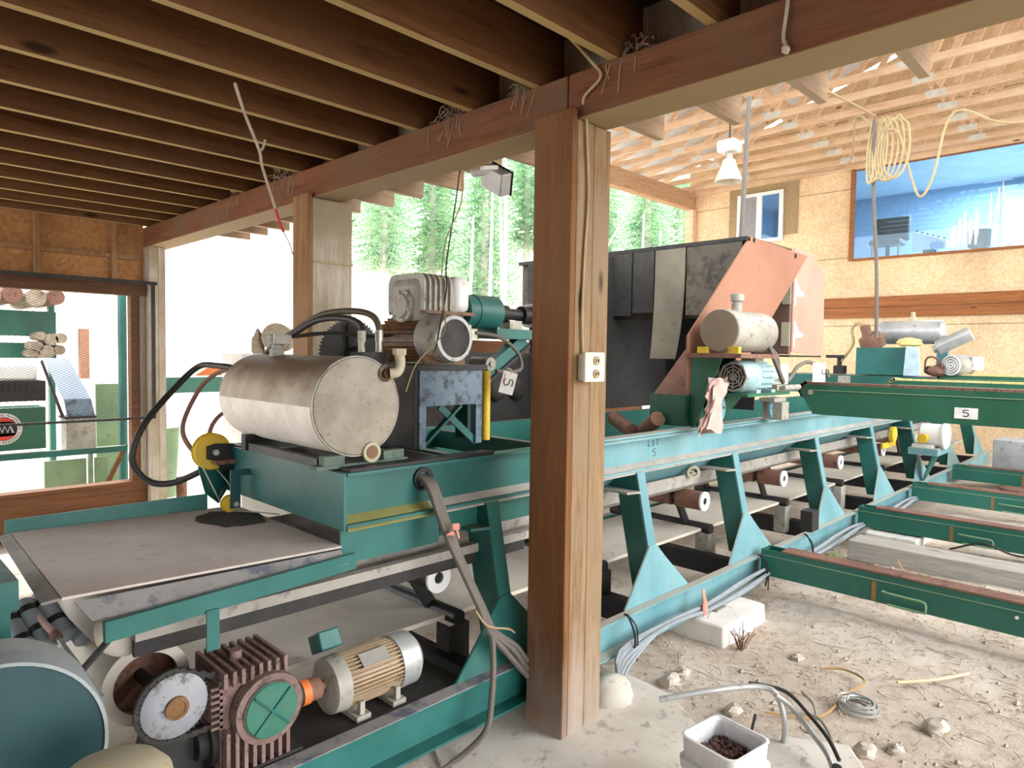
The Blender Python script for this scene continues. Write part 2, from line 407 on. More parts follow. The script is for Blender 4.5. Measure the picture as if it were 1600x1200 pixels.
def sun(name, frm, strength, angle, color=(1, .97, .92)):
    l = bpy.data.lights.new(name, 'SUN'); l.energy = strength; l.angle = math.radians(angle); l.color = color
    o = bpy.data.objects.new(name, l); COL.objects.link(o); o.location = V(frm) * 20
    o.rotation_euler = V(frm).to_track_quat('Z', 'Y').to_euler(); return o
sun('sun', (.15, .62, .8), 8.0, 3)
sun('hazy_sky_glow', (.22, -.85, .5), 6.0, 60, (1, .97, .93))
def lamp(name, loc, e, size, rot=(0, 0, 0), color=(1, 1, 1)):
    l = bpy.data.lights.new(name, 'AREA'); l.energy = e; l.size = size; l.color = color
    o = bpy.data.objects.new(name, l); COL.objects.link(o); o.location = loc; o.rotation_euler = rot; return o

vs = sc.view_settings; vs.view_transform = 'Standard'; vs.look = 'None'; vs.exposure = -.08; vs.gamma = 1.08
sc.cycles.max_bounces = 10; sc.cycles.diffuse_bounces = 6; sc.cycles.transparent_max_bounces = 12
sc.cycles.sample_clamp_indirect = 8; sc.cycles.use_denoising = True

# ---------------------------------------------------------------- ground with the bank behind the yard
def gz(x, y):
    h = .03 * noise.noise(V((x * .9, y * .9, 0))) + .012 * noise.noise(V((x * 4, y * 4, 3)))
    h += .10 * max(0, min(1, (x - 3.6) / 2.0)) * max(0, min(1, (2.2 - y) / .6))
    d = y - 11 + .25 * max(0, x - 14)
    if d > 0: h += .30 * d * min(1, d / 6) + .5 * noise.noise(V((x * .2, y * .2, 7))) * min(1, d / 8)
    return h
m = MB()
xs = [-8, -4, -2] + [-1 + .09 * i for i in range(0, 89)] + [7.5 + .6 * i for i in range(0, 16)] + [18 + 2.5 * i for i in range(0, 14)]
ys = [-14, -8, -5, -3] + [-2 + .09 * i for i in range(0, 48)] + [2.6 + .35 * i for i in range(0, 26)] + [12.5 + 1.6 * i for i in range(0, 24)]
m.add([(x, y, gz(x, y)) for y in ys for x in xs], [(j * len(xs) + i, j * len(xs) + i + 1, (j + 1) * len(xs) + i + 1, (j + 1) * len(xs) + i) for j in range(len(ys) - 1) for i in range(len(xs) - 1)])
g = mesh(m, 'floor', M.ground, twoside=True); tag(g, kind='structure')

# ---------------------------------------------------------------- pavilion: deck, joists, beams, posts
ST(MB().box(-3.6, 3.2, -6, 7.2, 3.03, 3.055), 'ceiling', M.deck)
ST(MB().box(-3.7, -3.6, -6, 3.2, -.1, 3.055), 'wall_light_blocker', M.plank)  # unseen wall added behind the camera to cut light on the posts
JY = [6.92 - .4085 * i for i in range(17)]
for i, y in enumerate(JY):
    t_ = T('ceiling_joist', f'dark brown ceiling joist, {ORD[i]} out from the far left wall', 'joist', (2.26, y, 2.785), 'ceiling joists over the beam')
    yj = y + R(-.006, .006)
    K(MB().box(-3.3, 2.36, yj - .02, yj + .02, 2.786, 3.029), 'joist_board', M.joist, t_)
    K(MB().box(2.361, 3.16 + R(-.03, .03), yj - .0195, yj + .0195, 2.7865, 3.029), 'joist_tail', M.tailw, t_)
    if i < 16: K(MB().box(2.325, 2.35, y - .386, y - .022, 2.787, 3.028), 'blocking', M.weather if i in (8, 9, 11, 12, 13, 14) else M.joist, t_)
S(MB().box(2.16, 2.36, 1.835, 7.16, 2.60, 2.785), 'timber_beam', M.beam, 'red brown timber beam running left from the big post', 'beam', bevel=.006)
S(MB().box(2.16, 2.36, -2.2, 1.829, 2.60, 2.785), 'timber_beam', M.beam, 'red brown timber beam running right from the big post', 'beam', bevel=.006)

t_ = T('timber_post', 'big square brown timber post in the foreground carrying the outlet', 'post', (2.25, 1.88, 0))
mb = MB(); mb.box(2.155, 2.262, 1.77, 1.973, .02, 2.597)
mb2 = MB(); mb2.box(2.266, 2.378, 1.772, 1.973, .03, 2.597)
pp = K(mb, 'post_plank', M.mainpost, t_, bevel=.004); K(mb2, 'post_plank', M.mainpost, t_, bevel=.004)
K(MB().box(2.12, 2.153, 1.77, 1.975, .02, 2.635), 'post_plank', M.mainpostd, t_, bevel=.004)
t_ = T('timber_post', 'weathered grey and orange timber post behind the white tank', 'post', (2.27, 3.95, 0))
K(MB().box(2.15, 2.43, 3.86, 4.05, 0.0, 2.597), 'post_core', M.weather, t_, bevel=.004)
K(MB().box(2.118, 2.149, 3.86, 4.05, 0.0, 2.62), 'side_board', M.post, t_, bevel=.003)
K(MB().box(2.15, 2.432, 3.852, 3.859, 2.2, 2.215), 'band', M.wirey, t_)
t_ = T('timber_post', 'slim grey timber post at the far left end of the beam', 'post', (2.22, 7.0, 0))
K(MB().box(2.16, 2.235, 6.86, 7.14, 0, 2.597), 'post_plank', M.weather, t_); K(MB().box(2.238, 2.30, 6.86, 7.14, 0, 2.597), 'post_plank', M.weather, t_)

# footing and concrete under the big post
m = MB().lathe((2.26, 1.86, -.1), (0, 0, 1), [(0, .62), (.13, .58), (.155, .40), (.16, .01)], 26)
m.v = [(x + .03 * noise.noise(V((x * 5, y * 5, z * 4))), y + .03 * noise.noise(V((x * 5, y * 5, 9))), z + .02 * noise.noise(V((x * 7, y * 7, 2)))) for x, y, z in m.v]
S(m, 'concrete_footing', M.conc, 'rough concrete footing under the big brown post', 'footing')
S(MB().blob((2.55, 1.84, .075), .12, .1, .085, 18, 12, .14, 3), 'concrete_lump', M.conc, 'rounded pale concrete lump just right of the big post base', 'concrete')

# outlet and its cable
t_ = T('electrical_outlet', 'ivory double outlet box screwed to the big brown post', 'outlet', (2.228, 1.76, 1.54))
K(MB().box(2.175, 2.285, 1.728, 1.768, 1.545, 1.655), 'outlet_box', M.plastic, t_, bevel=.006)
K(MB().box(2.165, 2.295, 1.718, 1.729, 1.540, 1.662), 'cover_plate', M.plastic, t_, bevel=.004)
for z in (1.574, 1.628):
    o = K(MB().cyl((2.235, 1.7185, z), (2.235, 1.712, z), .019, n=18), 'socket', M.beige, t_)
    K(MB().box(2.226, 2.229, 1.709, 1.7125, z - .007, z + .007).box(2.241, 2.244, 1.709, 1.7125, z - .006, z + .006), 'slot', M.ink, t_)
mb = MB().tube([(2.2, 1.76, 1.655), (2.19, 1.76, 1.8), (2.2, 1.762, 2.05), (2.215, 1.76, 2.3), (2.2, 1.76, 2.5), (2.185, 1.755, 2.62), (2.15, 1.74, 2.67), (2.152, 1.66, 2.73), (2.13, 1.69, 2.79), (1.95, 1.70, 2.86), (1.55, 1.68, 2.92), (1.1, 1.60, 2.98)], .0062, 6)
S(mb, 'outlet_cable', M.beige, 'beige cable climbing the big post to the ceiling joists', 'cable')
for n, (z, x) in enumerate([(2.02, 2.199), (2.42, 2.207)]):
    pass

# bird nests and straw on the beam ledge
def nest(x, y, z, r, label, n=70):
    m = MB()
    for _ in range(n):
        a = R(0, 6.28); rr = r * R(.2, 1); p = V((x + .35 * rr * math.cos(a), y + rr * math.sin(a), z + R(0, r * .45)))
        d = V((R(-1, 1) * .5, R(-1, 1), R(-.45, .35))) * r * R(.4, .9)
        m.tube([p - d * .5, p + V((0, 0, R(0, .02))), p + d * .5], .0022, 3, 2)
    for _ in range(n // 9):
        a = y + R(-r, r); m.tube([(x - .02, a, z + .02), (x - .045, a + R(-.02, .02), z - R(.02, .05)), (x - .05, a + R(-.03, .03), z - R(.06, .16))], .0018, 3, 3)
    S(m, 'bird_nest', M.straw, label, 'nest', 'straw nests on the beam', twoside=True)
nest(2.2, 2.62, 2.79, .13, 'straw nest tucked on the beam midway between the two nearer posts')
nest(2.2, 2.10, 2.80, .10, 'small straw nest on the beam just left of the big post', 55)
nest(2.2, 4.25, 2.79, .20, 'stringy straw nest on the beam left of the weathered post', 80)
nest(2.2, 5.0, 2.79, .12, 'wispy little nest on the beam nearest the far left wall', 40)
nest(2.2, 1.55, 2.80, .10, 'dark straw nest on the beam right of the beige cable', 45)

# hanging frayed string with a red end
t_ = T('hanging_string', 'frayed pale string with a red end hanging under the joists', 'string', (1.27, 2.93, 2.78))
K(MB().tube([(1.266, 2.928, 2.786), (1.30, 2.96, 2.74), (1.36, 3.03, 2.69), (1.469, 3.132, 2.587), (1.50, 3.17, 2.53), (1.60, 3.29, 2.44), (1.658, 3.356, 2.381)], .0075, 6), 'strand', M.rope, t_)
K(MB().tube([(1.47, 3.135, 2.585), (1.485, 3.13, 2.60), (1.492, 3.12, 2.64)], .006, 5), 'loose_end', M.rope, t_)
K(MB().tube([(1.658, 3.356, 2.381), (1.70, 3.39, 2.32), (1.735, 3.42, 2.28)], .0085, 6), 'red_sleeve', M.red, t_)
K(MB().tube([(1.735, 3.42, 2.28), (1.79, 3.455, 2.22), (1.81, 3.46, 2.17)], .003, 5), 'thin_tail', M.hoseg, t_)
mb = MB().tube([(2.155, .93, 2.80), (2.145, .93, 2.74), (2.148, .94, 2.66), (2.142, .93, 2.63)], .006, 6).blob((2.145, .93, 2.615), .016, .014, .014, 8, 6, .4)
S(mb, 'knotted_string', M.rope, 'short knotted string hanging over the right hand beam', 'string')

# floodlight below the joist tails with the two wires
t_ = T('floodlight', 'silver floodlight hung under the beam between the two nearer posts', 'light', (2.5, 2.62, 2.5))
Mx = Matrix.Rotation(.5, 3, 'X') @ Matrix.Rotation(-.35, 3, 'Y')
c = V((2.52, 2.62, 2.565))
K(MB().obox(c, (.07, .17, .12), Mx), 'housing', M.alu, t_, bevel=.008)
K(MB().obox(c + Mx @ V((.038, 0, 0)), (.008, .18, .13), Mx), 'rim', M.dark, t_, bevel=.003)
K(MB().bar((2.5, 2.62, 2.61), (2.44, 2.72, 2.6), .05, .03).bar((2.5, 2.60, 2.62), (2.40, 2.60, 2.598), .03, .02), 'bracket', M.white, t_)
S(MB().tube([(2.345, 2.71, 2.595), (2.31, 2.70, 2.42), (2.22, 2.66, 2.1), (2.17, 2.60, 1.95), (2.0, 2.47, 1.66)], .0036, 6), 'hanging_wire', M.hose, 'thin dark wire hanging from the beam beside the floodlight', 'wire')
S(MB().tube([(2.35, 2.70, 2.595), (2.33, 2.68, 2.42), (2.18, 2.62, 2.2), (2.10, 2.55, 1.98), (2.0, 2.40, 1.78), (1.92, 2.36, 1.70), (1.83, 2.39, 1.60), (1.79, 2.41, 1.48)], .0032, 6), 'hanging_wire', M.wirey, 'thin tan wire drooping past the gear motor', 'wire')

# ---------------------------------------------------------------- left wall with its opening and wire screen
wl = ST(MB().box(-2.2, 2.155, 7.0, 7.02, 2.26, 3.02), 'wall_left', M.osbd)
def wpart(mb, name, m):
    o = mesh(mb, name, m, ROOTLOC[wl]); o.parent = wl; ROOTLOC[o] = ROOTLOC[wl]; return o
mb = MB()
wpart(MB().box(-2.2, 2.155, 6.955, 7.06, 0, .385), 'lower_plank', M.plank)
wpart(MB().box(-2.2, 2.155, 6.93, 7.08, .386, .415), 'sill', M.plank)
wpart(MB().box(-2.2, 2.155, 6.92, 7.05, 2.14, 2.26), 'header', M.plank)
for x in (.1, .68, 1.305, 1.895): wpart(MB().box(x - .022, x + .022, 6.94, 6.999, 2.26, 2.784), 'stud', M.post)
for x0, x1 in ((.7, 1.28), (1.33, 1.87), (1.92, 2.1)): wpart(MB().box(x0, x1, 6.955, 6.999, 2.47, 2.51), 'nailer', M.post)
wpart(MB().box(2.03, 2.10, 6.96, 7.06, .415, 2.14), 'jamb', M.plank); wpart(MB().box(2.105, 2.155, 6.96, 7.06, .415, 2.14), 'jamb', M.weather)

t_ = T('wire_screen', 'fine diamond wire screen framed across the left wall opening', 'screen', (1.3, 6.78, 1.0))
m = MB(); x0, x1, z0, z1 = .2, 2.165, 1.02, 2.245; s_ = .5
for sgn in (1, -1):
    k = z0 - s_ * (x1 - x0) if sgn > 0 else z0
    while k < (z1 if sgn > 0 else z1 + s_ * (x1 - x0)):
        pts = []
        for x in (x0, x1): pass
        f_ = lambda x: k + sgn * s_ * (x - x0)
        xa, xb = x0, x1
        lo, hi = (z0, z1)
        xs_ = sorted([x0 + sgn * (lo - k) / s_, x0 + sgn * (hi - k) / s_]); xa = max(x0, xs_[0]); xb = min(x1, xs_[1])
        if xb > xa + .01:
            za, zb = f_(xa), f_(xb); d = .0013
            m.add([(xa, 6.78, za - d), (xb, 6.78, zb - d), (xb, 6.78, zb + d), (xa, 6.78, za + d)], [(0, 1, 2, 3)])
        k += .021
K(m, 'wire_mesh', M.dark, t_, twoside=True)
K(MB().box(.18, 2.20, 6.77, 6.79, 2.235, 2.265).box(.18, 2.18, 6.77, 6.79, 1.005, 1.025).box(2.15, 2.18, 6.77, 6.79, 1.02, 2.24).box(.18, .2, 6.77, 6.79, 1.02, 2.24), 'screen_frame', M.dark, t_)

# ---------------------------------------------------------------- far shed: wall, windows, band, trusses, roof, beam
WX = 13.0
def gable(y): return 8.35 - .33 * abs(y + 1.0)
m = MB()
wy0, wy1, wz0, wz1 = -.6, 4.33, 3.43, 4.98            # big window hole
ay0, ay1, az0, az1 = 5.57, 6.49, 3.90, 4.86           # small window hole
ys_ = [-11, -1, wy0, wy1, ay0, ay1, 7.6]; zs_ = [-.2, wz0, az0, az1, wz1, 5.15]
for j in range(len(ys_) - 1):
    for k in range(len(zs_) - 1):
        a, b_, c_, d_ = ys_[j], ys_[j + 1], zs_[k], zs_[k + 1]
        if a >= wy0 and b_ <= wy1 and c_ >= wz0 and d_ <= wz1: continue
        if a >= ay0 and b_ <= ay1 and c_ >= az0 and d_ <= az1: continue
        m.add([(WX, a, c_), (WX, b_, c_), (WX, b_, d_), (WX, a, d_)], [(0, 1, 2, 3)])
m.add([(WX, -11, 5.15), (WX, -1, 5.15), (WX, 7.6, 5.15), (WX, 7.6, gable(7.6)), (WX, -1, gable(-1)), (WX, -11, gable(-11))], [(0, 1, 4, 5), (1, 2, 3, 4)])
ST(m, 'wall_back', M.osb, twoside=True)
ST(MB().box(12.93, 12.995, -11, 5.6, 2.38, 2.55).box(12.945, 12.995, -11, 5.6, 2.56, 2.74), 'trim_1', M.planky)
ST(MB().box(12.95, 12.995, -11, 7.5, 5.0, 5.16), 'trim_2', M.white_wood)

t_ = T('window_1', None, None, (WX, 6.03, 3.9)); tag(t_, 'small white sliding window high on the back wall', 'window', kind='structure')
K(MB().box(12.93, 12.99, 5.57, 6.49, 3.90, 3.96).box(12.93, 12.99, 5.57, 6.49, 4.80, 4.86).box(12.93, 12.99, 5.57, 5.64, 3.961, 4.799).box(12.93, 12.99, 6.42, 6.49, 3.961, 4.799).box(12.93, 12.99, 5.99, 6.09, 3.961, 4.799), 'window_frame', M.white, t_)
K(MB().box(12.965, 12.97, 5.64, 5.99, 3.96, 4.80), 'window_pane', M.glass, t_); K(MB().box(12.965, 12.97, 6.09, 6.42, 3.96, 4.80), 'insect_screen', M.screen, t_)
K(MB().box(12.98, 12.994, 5.30, 5.565, 4.0, 5.06).box(12.98, 12.994, 6.495, 6.68, 4.0, 5.04).box(12.98, 12.994, 5.566, 6.494, 4.87, 5.05), 'paper_flashing', M.cardboard, t_)
t_ = T('window_2', None, None, (WX, 2, 3.43)); tag(t_, 'large fixed window of the control cabin in the back wall', 'window', kind='structure')
K(MB().box(12.95, 13.01, 4.29, 4.36, 3.40, 5.01), 'window_frame', M.planky, t_)
K(MB().box(12.95, 13.01, -.6, 4.28, 3.39, 3.43), 'window_frame', M.planky, t_); K(MB().box(12.95, 13.01, -.6, 4.28, 4.98, 5.0), 'window_frame', M.planky, t_)
K(MB().box(12.985, 12.99, -.6, 4.29, 3.43, 4.98), 'window_pane', M.glass, t_)
# cabin behind the glass
cb = ST(MB().box(16.0, 16.1, -2, 7.2, 2.9, 5.6), 'wall_cabin', M.cab_blue)
ST(MB().box(13.02, 16.1, -2, 7.2, 2.85, 2.9), 'floor_cabin', M.cab_blue)
ST(MB().box(13.02, 16.1, -2, 7.2, 5.12, 5.16), 'ceiling_cabin', M.white)
ST(MB().box(13.02, 16.1, 7.1, 7.15, 2.9, 5.12), 'wall_cabin_left', M.cab_blue)
ST(MB().box(13.02, 16.1, -1.05, -1.0, 2.9, 5.12), 'wall_cabin_right', M.cab_blue)
d_ = ST(MB().box(15.9, 15.98, 1.62, 2.60, 2.9, 4.98), 'door_1', M.cab_door)
o = mesh(MB().cyl((15.9, 2.46, 3.85), (15.82, 2.46, 3.85), .04), 'door_handle', M.chrome, ROOTLOC[d_]); o.parent = d_
lamp('cabin_fill_light', (14.5, 2.5, 5.05), 380, 1.2, (0, 0, 0), (.92, .97, 1))  # added light with no visible source, brightens the room behind the glass
t_ = T('swivel_chair', 'grey green chair seen through the cabin window', 'chair', (13.9, 3.95, 2.9))
K(MB().obox((14.05, 3.98, 4.06), (.09, .62, .46), Matrix.Rotation(.12, 3, 'Y')), 'backrest', M.cab_chair, t_, bevel=.03)
K(MB().box(13.62, 14.05, 3.72, 4.24, 3.74, 3.83), 'seat', M.cab_chair, t_, bevel=.02)
K(MB().cyl((13.85, 3.98, 2.95), (13.85, 3.98, 3.74), .035), 'pedestal', M.dark, t_); K(MB().cyl((13.85, 3.98, 2.9), (13.85, 3.98, 2.95), .3), 'foot_disc', M.dark, t_)
for y in (3.76, 4.2): K(MB().tube([(13.7, y, 3.74), (13.72, y, 3.2), (13.7, y, 2.92)], .02), 'leg', M.chrome, t_)
t_ = T('control_console', 'white sloping control console on a dark stand inside the cabin', 'console', (13.8, 3.2, 2.9))
K(MB().prism([(13.62, 3.0, 3.58), (13.62, 3.52, 3.58), (13.62, 3.52, 3.92), (13.62, 3.0, 3.72)], (.3, 0, 0)), 'console_box', M.white, t_, bevel=.01)
K(MB().box(13.66, 13.86, 3.2, 3.36, 2.9, 3.58), 'stand', M.dark, t_)
for k in range(6): K(MB().cyl((13.7, 3.05 + k * .085, 3.735 + k * .033), (13.7, 3.05 + k * .085, 3.775 + k * .033), .018), 'button', M.dark, t_)
S(MB().lathe((13.6, 2.52, 2.9), (0, 0, 1), [(0, .1), (.62, .11), (.64, .16), (.92, .17), (.94, .1)], 18), 'floor_heater', M.cardboard, 'brownish rounded heater standing low inside the cabin window', 'heater')
m = MB()
for y, z, h, w_ in ((2.76, 3.66, .36, .05), (2.68, 3.72, .44, .03), (2.61, 3.78, .55, .035), (2.53, 3.72, .42, .04), (2.45, 3.78, .56, .035), (2.27, 4.05, .5, .02), (2.17, 4.15, .42, .025), (2.20, 3.78, .62, .014), (2.12, 4.3, .3, .012)):
    pts = []
    for k in range(13): pts.append((12.979, y + w_ * (.4 + .6 * math.sin(PI * k / 12)) * R(.6, 1.1), z - h * .5 + h * k / 12))
    for k in range(12, -1, -1): pts.append((12.979, y - w_ * (.4 + .6 * math.sin(PI * k / 12)) * R(.6, 1.1), z - h * .5 + h * k / 12))
    m.prism(pts, (.003, 0, 0))
S(m, 'paint_splash', M.white, 'white splashes streaked down the cabin glass', 'splash')

# trusses run across the shed, one behind the other toward the back wall
tp = None; NTR = 13
for i in range(NTR):
    x = 12.72 - .61 * i
    lab = f'pale nailed roof truss, {ORD[i]} out from the back wall'
    if tp is None:
        tp = T('roof_truss', lab, 'truss', (x, 7.5, 5.07), 'roof trusses of the far shed')
        K(MB().box(x - .02, x + .02, -4.0, 7.75, 5.07, 5.16), 'bottom_chord', M.white_wood, tp)
        for sgn, y0, y1 in ((1, -1, 8.5), (-1, -1, -4.1)):
            K(MB().bar((x, y0, gable(y0)), (x, y1, gable(y1)), .04, .09), 'top_chord', M.white_wood, tp)
        wp = []
        ynod = [7.2, 5.3, 3.4, 1.5, -1, -3.5]
        bot = [6.25, 4.35, 2.45, .3, -2.3]
        for k, yb in enumerate(bot):
            for yt in (ynod[k], ynod[k + 1]):
                K(MB().bar((x, yb, 5.16), (x, yt, gable(yt) - .05), .036, .085), 'web_member', M.white_wood, tp)
        for yb in bot[:5]:
            K(MB().box(x - .0215, x - .0205, yb - .12, yb + .12, 5.08, 5.17), 'nail_plate', M.plate, tp)
    else:
        dup(tp, (-.61 * i, 0, 0), lab)
m = MB()
for y0, y1 in ((-1, 8.55), (-4.2, -1)):
    n = int((13.3 - 2.7) / .1)
    vs_ = []
    for i in range(n + 1):
        x = 2.7 + i * .1; dz = .012 * (1 if i % 2 else -1)
        vs_ += [(x, y0, gable(y0) + .1 + dz), (x, y1, gable(y1) + .1 + dz)]
    m.add(vs_, [(2 * i, 2 * i + 2, 2 * i + 3, 2 * i + 1) for i in range(n)])
ST(m, 'ceiling_roof_sheet', M.sheet, twoside=True)
S(MB().box(3.5, 12.98, 7.44, 7.62, 4.72, 5.06), 'timber_beam', M.white_woodx, 'pale timber beam under the trusses along the far left side', 'beam', bevel=.006)
S(MB().box(12.84, 12.985, 7.42, 7.6, 0, 4.715), 'timber_post', M.white_wood, 'pale corner post where the far beam meets the back wall', 'post')

# high bay lamp, cord coil, drop pipe
t_ = T('high_bay_lamp', 'white high bay lamp with a glass bell hung from the trusses', 'lamp', (8.0, 4.13, 3.84))
K(MB().box(7.88, 8.12, 4.02, 4.26, 4.19, 4.34), 'ballast_box', M.white, t_, bevel=.03); K(MB().cyl((8, 4.14, 4.1), (8, 4.14, 4.19), .05), 'neck', M.chrome, t_)
K(MB().lathe((8, 4.14, 4.1), (0, 0, -1), [(0, .075), (.06, .09), (.16, .13), (.25, .17), (.27, .175)], 28, False), 'glass_bell', M.plastic, t_)
K(MB().cyl((8, 4.14, 4.34), (8, 4.14, 5.07), .008, n=8), 'hanger', M.dark, t_)
S(MB().tube([(4.8, 2.341, 3.55), (4.8, 2.35, 3.2), (4.8, 2.372, 2.54)], .018, 8), 'drop_pipe', M.hoseg, 'slim metal conduit dropping beside the hood top', 'pipe')
S(MB().tube([(7, 2.165, 3.9), (7, 2.15, 3.2), (7, 2.10, 2.5), (7, 2.08, 1.85)], .017, 8), 'drop_cable', M.hoseg, 'grey cable dropping straight down from the coiled cord', 'cable')
m = MB()
for k in range(7):
    y = 2.18 - .035 * k; a = R(.02, .05); pts = []
    for j in range(25):
        th = 2 * PI * j / 24; pts.append((7 + .05 * math.sin(th) + R(-.004, .004), y + (.06 + .02 * k) * math.cos(th) * .6, 3.60 + (.30 + R(-.03, .02)) * math.sin(th)))
    m.tube(pts, .011, 6, 2)
S(m, 'coiled_cord', M.beige, 'looped coil of tan extension cord hung in front of the cabin window', 'cord')
S(MB().tube([(7, 2.05, 3.78), (7, 1.95, 3.72), (7, 1.85, 3.35), (7, 1.76, 3.12), (7, 1.66, 3.3), (7, 1.58, 3.72), (7, 1.46, 3.82), (7, 1.2, 3.66), (7, .95, 3.62), (7, .7, 3.72), (7, .45, 3.95)], .011, 6), 'cord_swag', M.beige, 'tan cord sagging in a deep V across the cabin window', 'cord')
S(MB().tube([(12.6, 6.4, 5.04), (12.6, 5.0, 4.98), (12.6, 4.3, 5.03), (9, 3.0, 4.6), (7.05, 2.2, 3.85)], .014, 6), 'feed_cable', M.beige, 'tan cable strung along the back wall to the coiled cord', 'cable')
S(MB().tube([(3.2, 1.6, 3.1), (5.0, 1.9, 3.55), (7, 2.16, 3.93)], .009, 6), 'support_line', M.wirey, 'straight tan line from the near joists to the coiled cord', 'line')
# ---------------------------------------------------------------- the long trough conveyor
cv = T('trough_conveyor', 'long teal steel trough conveyor running back through the shed', 'conveyor', (6.8, 2.75, 0))
X0, X1 = 1.38, 12.4
def chan(x0, x1, y, z0, z1, out):                   # channel with flanges turned OUT (+1/-1 in y)
    m = MB(); yo = y + out * .055
    m.box(x0, x1, min(y, y + .01), max(y, y + .01), z0, z1)
    m.box(x0, x1, min(yo, y + .02), max(yo, y + .02), z1 - .011, z1 + .001)
    m.box(x0, x1, min(yo, y + .02), max(yo, y + .02), z0 - .001, z0 + .011)
    return m
K(chan(2.5, X1, 2.27, .985, 1.192, -1).box(2.5, X1, 2.20, 2.232, 1.166, 1.178), 'side_beam', M.aqua, cv, 'pale aqua side beam')
K(chan(X0, 2.499, 2.27, .985, 1.192, -1), 'end_beam', M.tealc, cv)  # near length of the same beam, shade painted in as darker teal
K(chan(X0, X1, 3.26, .985, 1.192, 1), 'side_beam', M.teal, cv)
K(MB().prism([(1.80, 2.269, 1.022), (1.80, 2.212, .978), (1.80, 2.212, .972), (1.80, 2.269, .972)], (X1 - 1.80, 0, 0)), 'ledge', M.dust, cv, 'dusty grey ledge')
K(MB().prism([(X0, 2.269, 1.022), (X0, 2.212, .978), (X0, 2.212, .972), (X0, 2.269, .972)], (1.799 - X0, 0, 0)), 'ledge', M.olive, cv, 'olive stained ledge')
K(MB().box(1.40, 2.15, 2.225, 2.30, 1.194, 1.206).box(1.385, 1.40, 2.31, 3.29, 1.193, 1.1985), 'deck_edge', M.black, cv)
# lower web of the near end
K(MB().box(X0, 1.86, 2.262, 2.272, .835, .983), 'web_plate', M.tealc, cv)
K(MB().box(1.87, 2.6, 2.262, 2.272, .86, .983), 'web_plate', M.teal, cv)
# end plate and cross members of the deck frame
K(MB().box(X0 - .012, X0, 2.222, 3.31, .975, 1.192), 'end_plate', M.tealc, cv)
for x in (1.92, 2.02, 2.62): K(MB().box(x, x + .05, 2.281, 3.25, 1.08, 1.185), 'cross_member', M.teal, cv)
K(MB().box(1.39, 1.92, 2.285, 3.25, 1.186, 1.192), 'deck_plate', M.dark, cv)
# trough sides
K(MB().prism([(1.95, 2.285, 1.0), (1.95, 2.50, .79), (1.95, 2.508, .798), (1.95, 2.293, 1.008)], (X1 - 1.95, 0, 0)), 'trough_panel', M.aqua, cv)
K(MB().prism([(1.95, 3.25, 1.0), (1.95, 3.03, .79), (1.95, 3.022, .798), (1.95, 3.242, 1.008)], (X1 - 1.95, 0, 0)), 'trough_panel', M.teal, cv)
# belt in the trough (arc) and its return, hollow steel carrying rails
prof = [(2.395, .81), (2.40, .765), (2.43, .735), (2.5, .722), (2.76, .72), (3.02, .722), (3.09, .735), (3.11, .765), (3.12, .81)]
K(MB().prism([(.62, y, z) for y, z in prof] + [(.62, y, z + .035) for y, z in prof[::-1]], (X1 - .62, 0, 0)), 'trough_belt', M.beltg, cv)
K(MB().box(.66, 2.6, 2.25, 2.29, .752, .79), 'belt_edge', M.beltg, cv); K(MB().box(.66, 2.4, 2.262, 2.28, .70, .75), 'belt_rail', M.dark, cv)
m = MB().bar((.55, 2.15, .845), (1.405, 2.205, .862), .02, .06)
K(m, 'skirt_rail', M.tealc, cv)
K(MB().box(.835, .875, 2.15, 2.156, .70, .83), 'hanger_tab', M.tealc, cv)
K(MB().lathe((.66, 2.3, .79), (0, 1, 0), [(0, .085), (.01, .098), (.35, .103), (.7, .098), (.71, .085)], 32), 'head_drum', M.belt, cv)
K(MB().bar((.50, 2.24, .70), (.60, 2.24, .80), .03, .008), 'belt_scraper', M.dark, cv)
# lower belt
lb = [(.74, .425), (1.2, .44), (2.1, .435), (X1, .42)]
K(MB().prism([(x, 2.40, z) for x, z in lb] + [(x, 2.40, z - .02) for x, z in lb[::-1]], (0, .62, 0)), 'lower_belt', M.belt, cv)
dm = K(MB().ring((.73, 2.38, .555), (.73, 3.0, .555), .128, .118, 36).ring((.73, 2.375, .555), (.73, 2.39, .555), .135, .10, 36), 'lower_drum', M.belt, cv)
K(MB().cyl((.73, 2.46, .555), (.73, 2.47, .555), .118, n=32), 'drum_web', M.rust, dm)
K(MB().cyl((.735, 2.16, .556), (.735, 2.9, .556), .02), 'drum_shaft', M.black, dm)
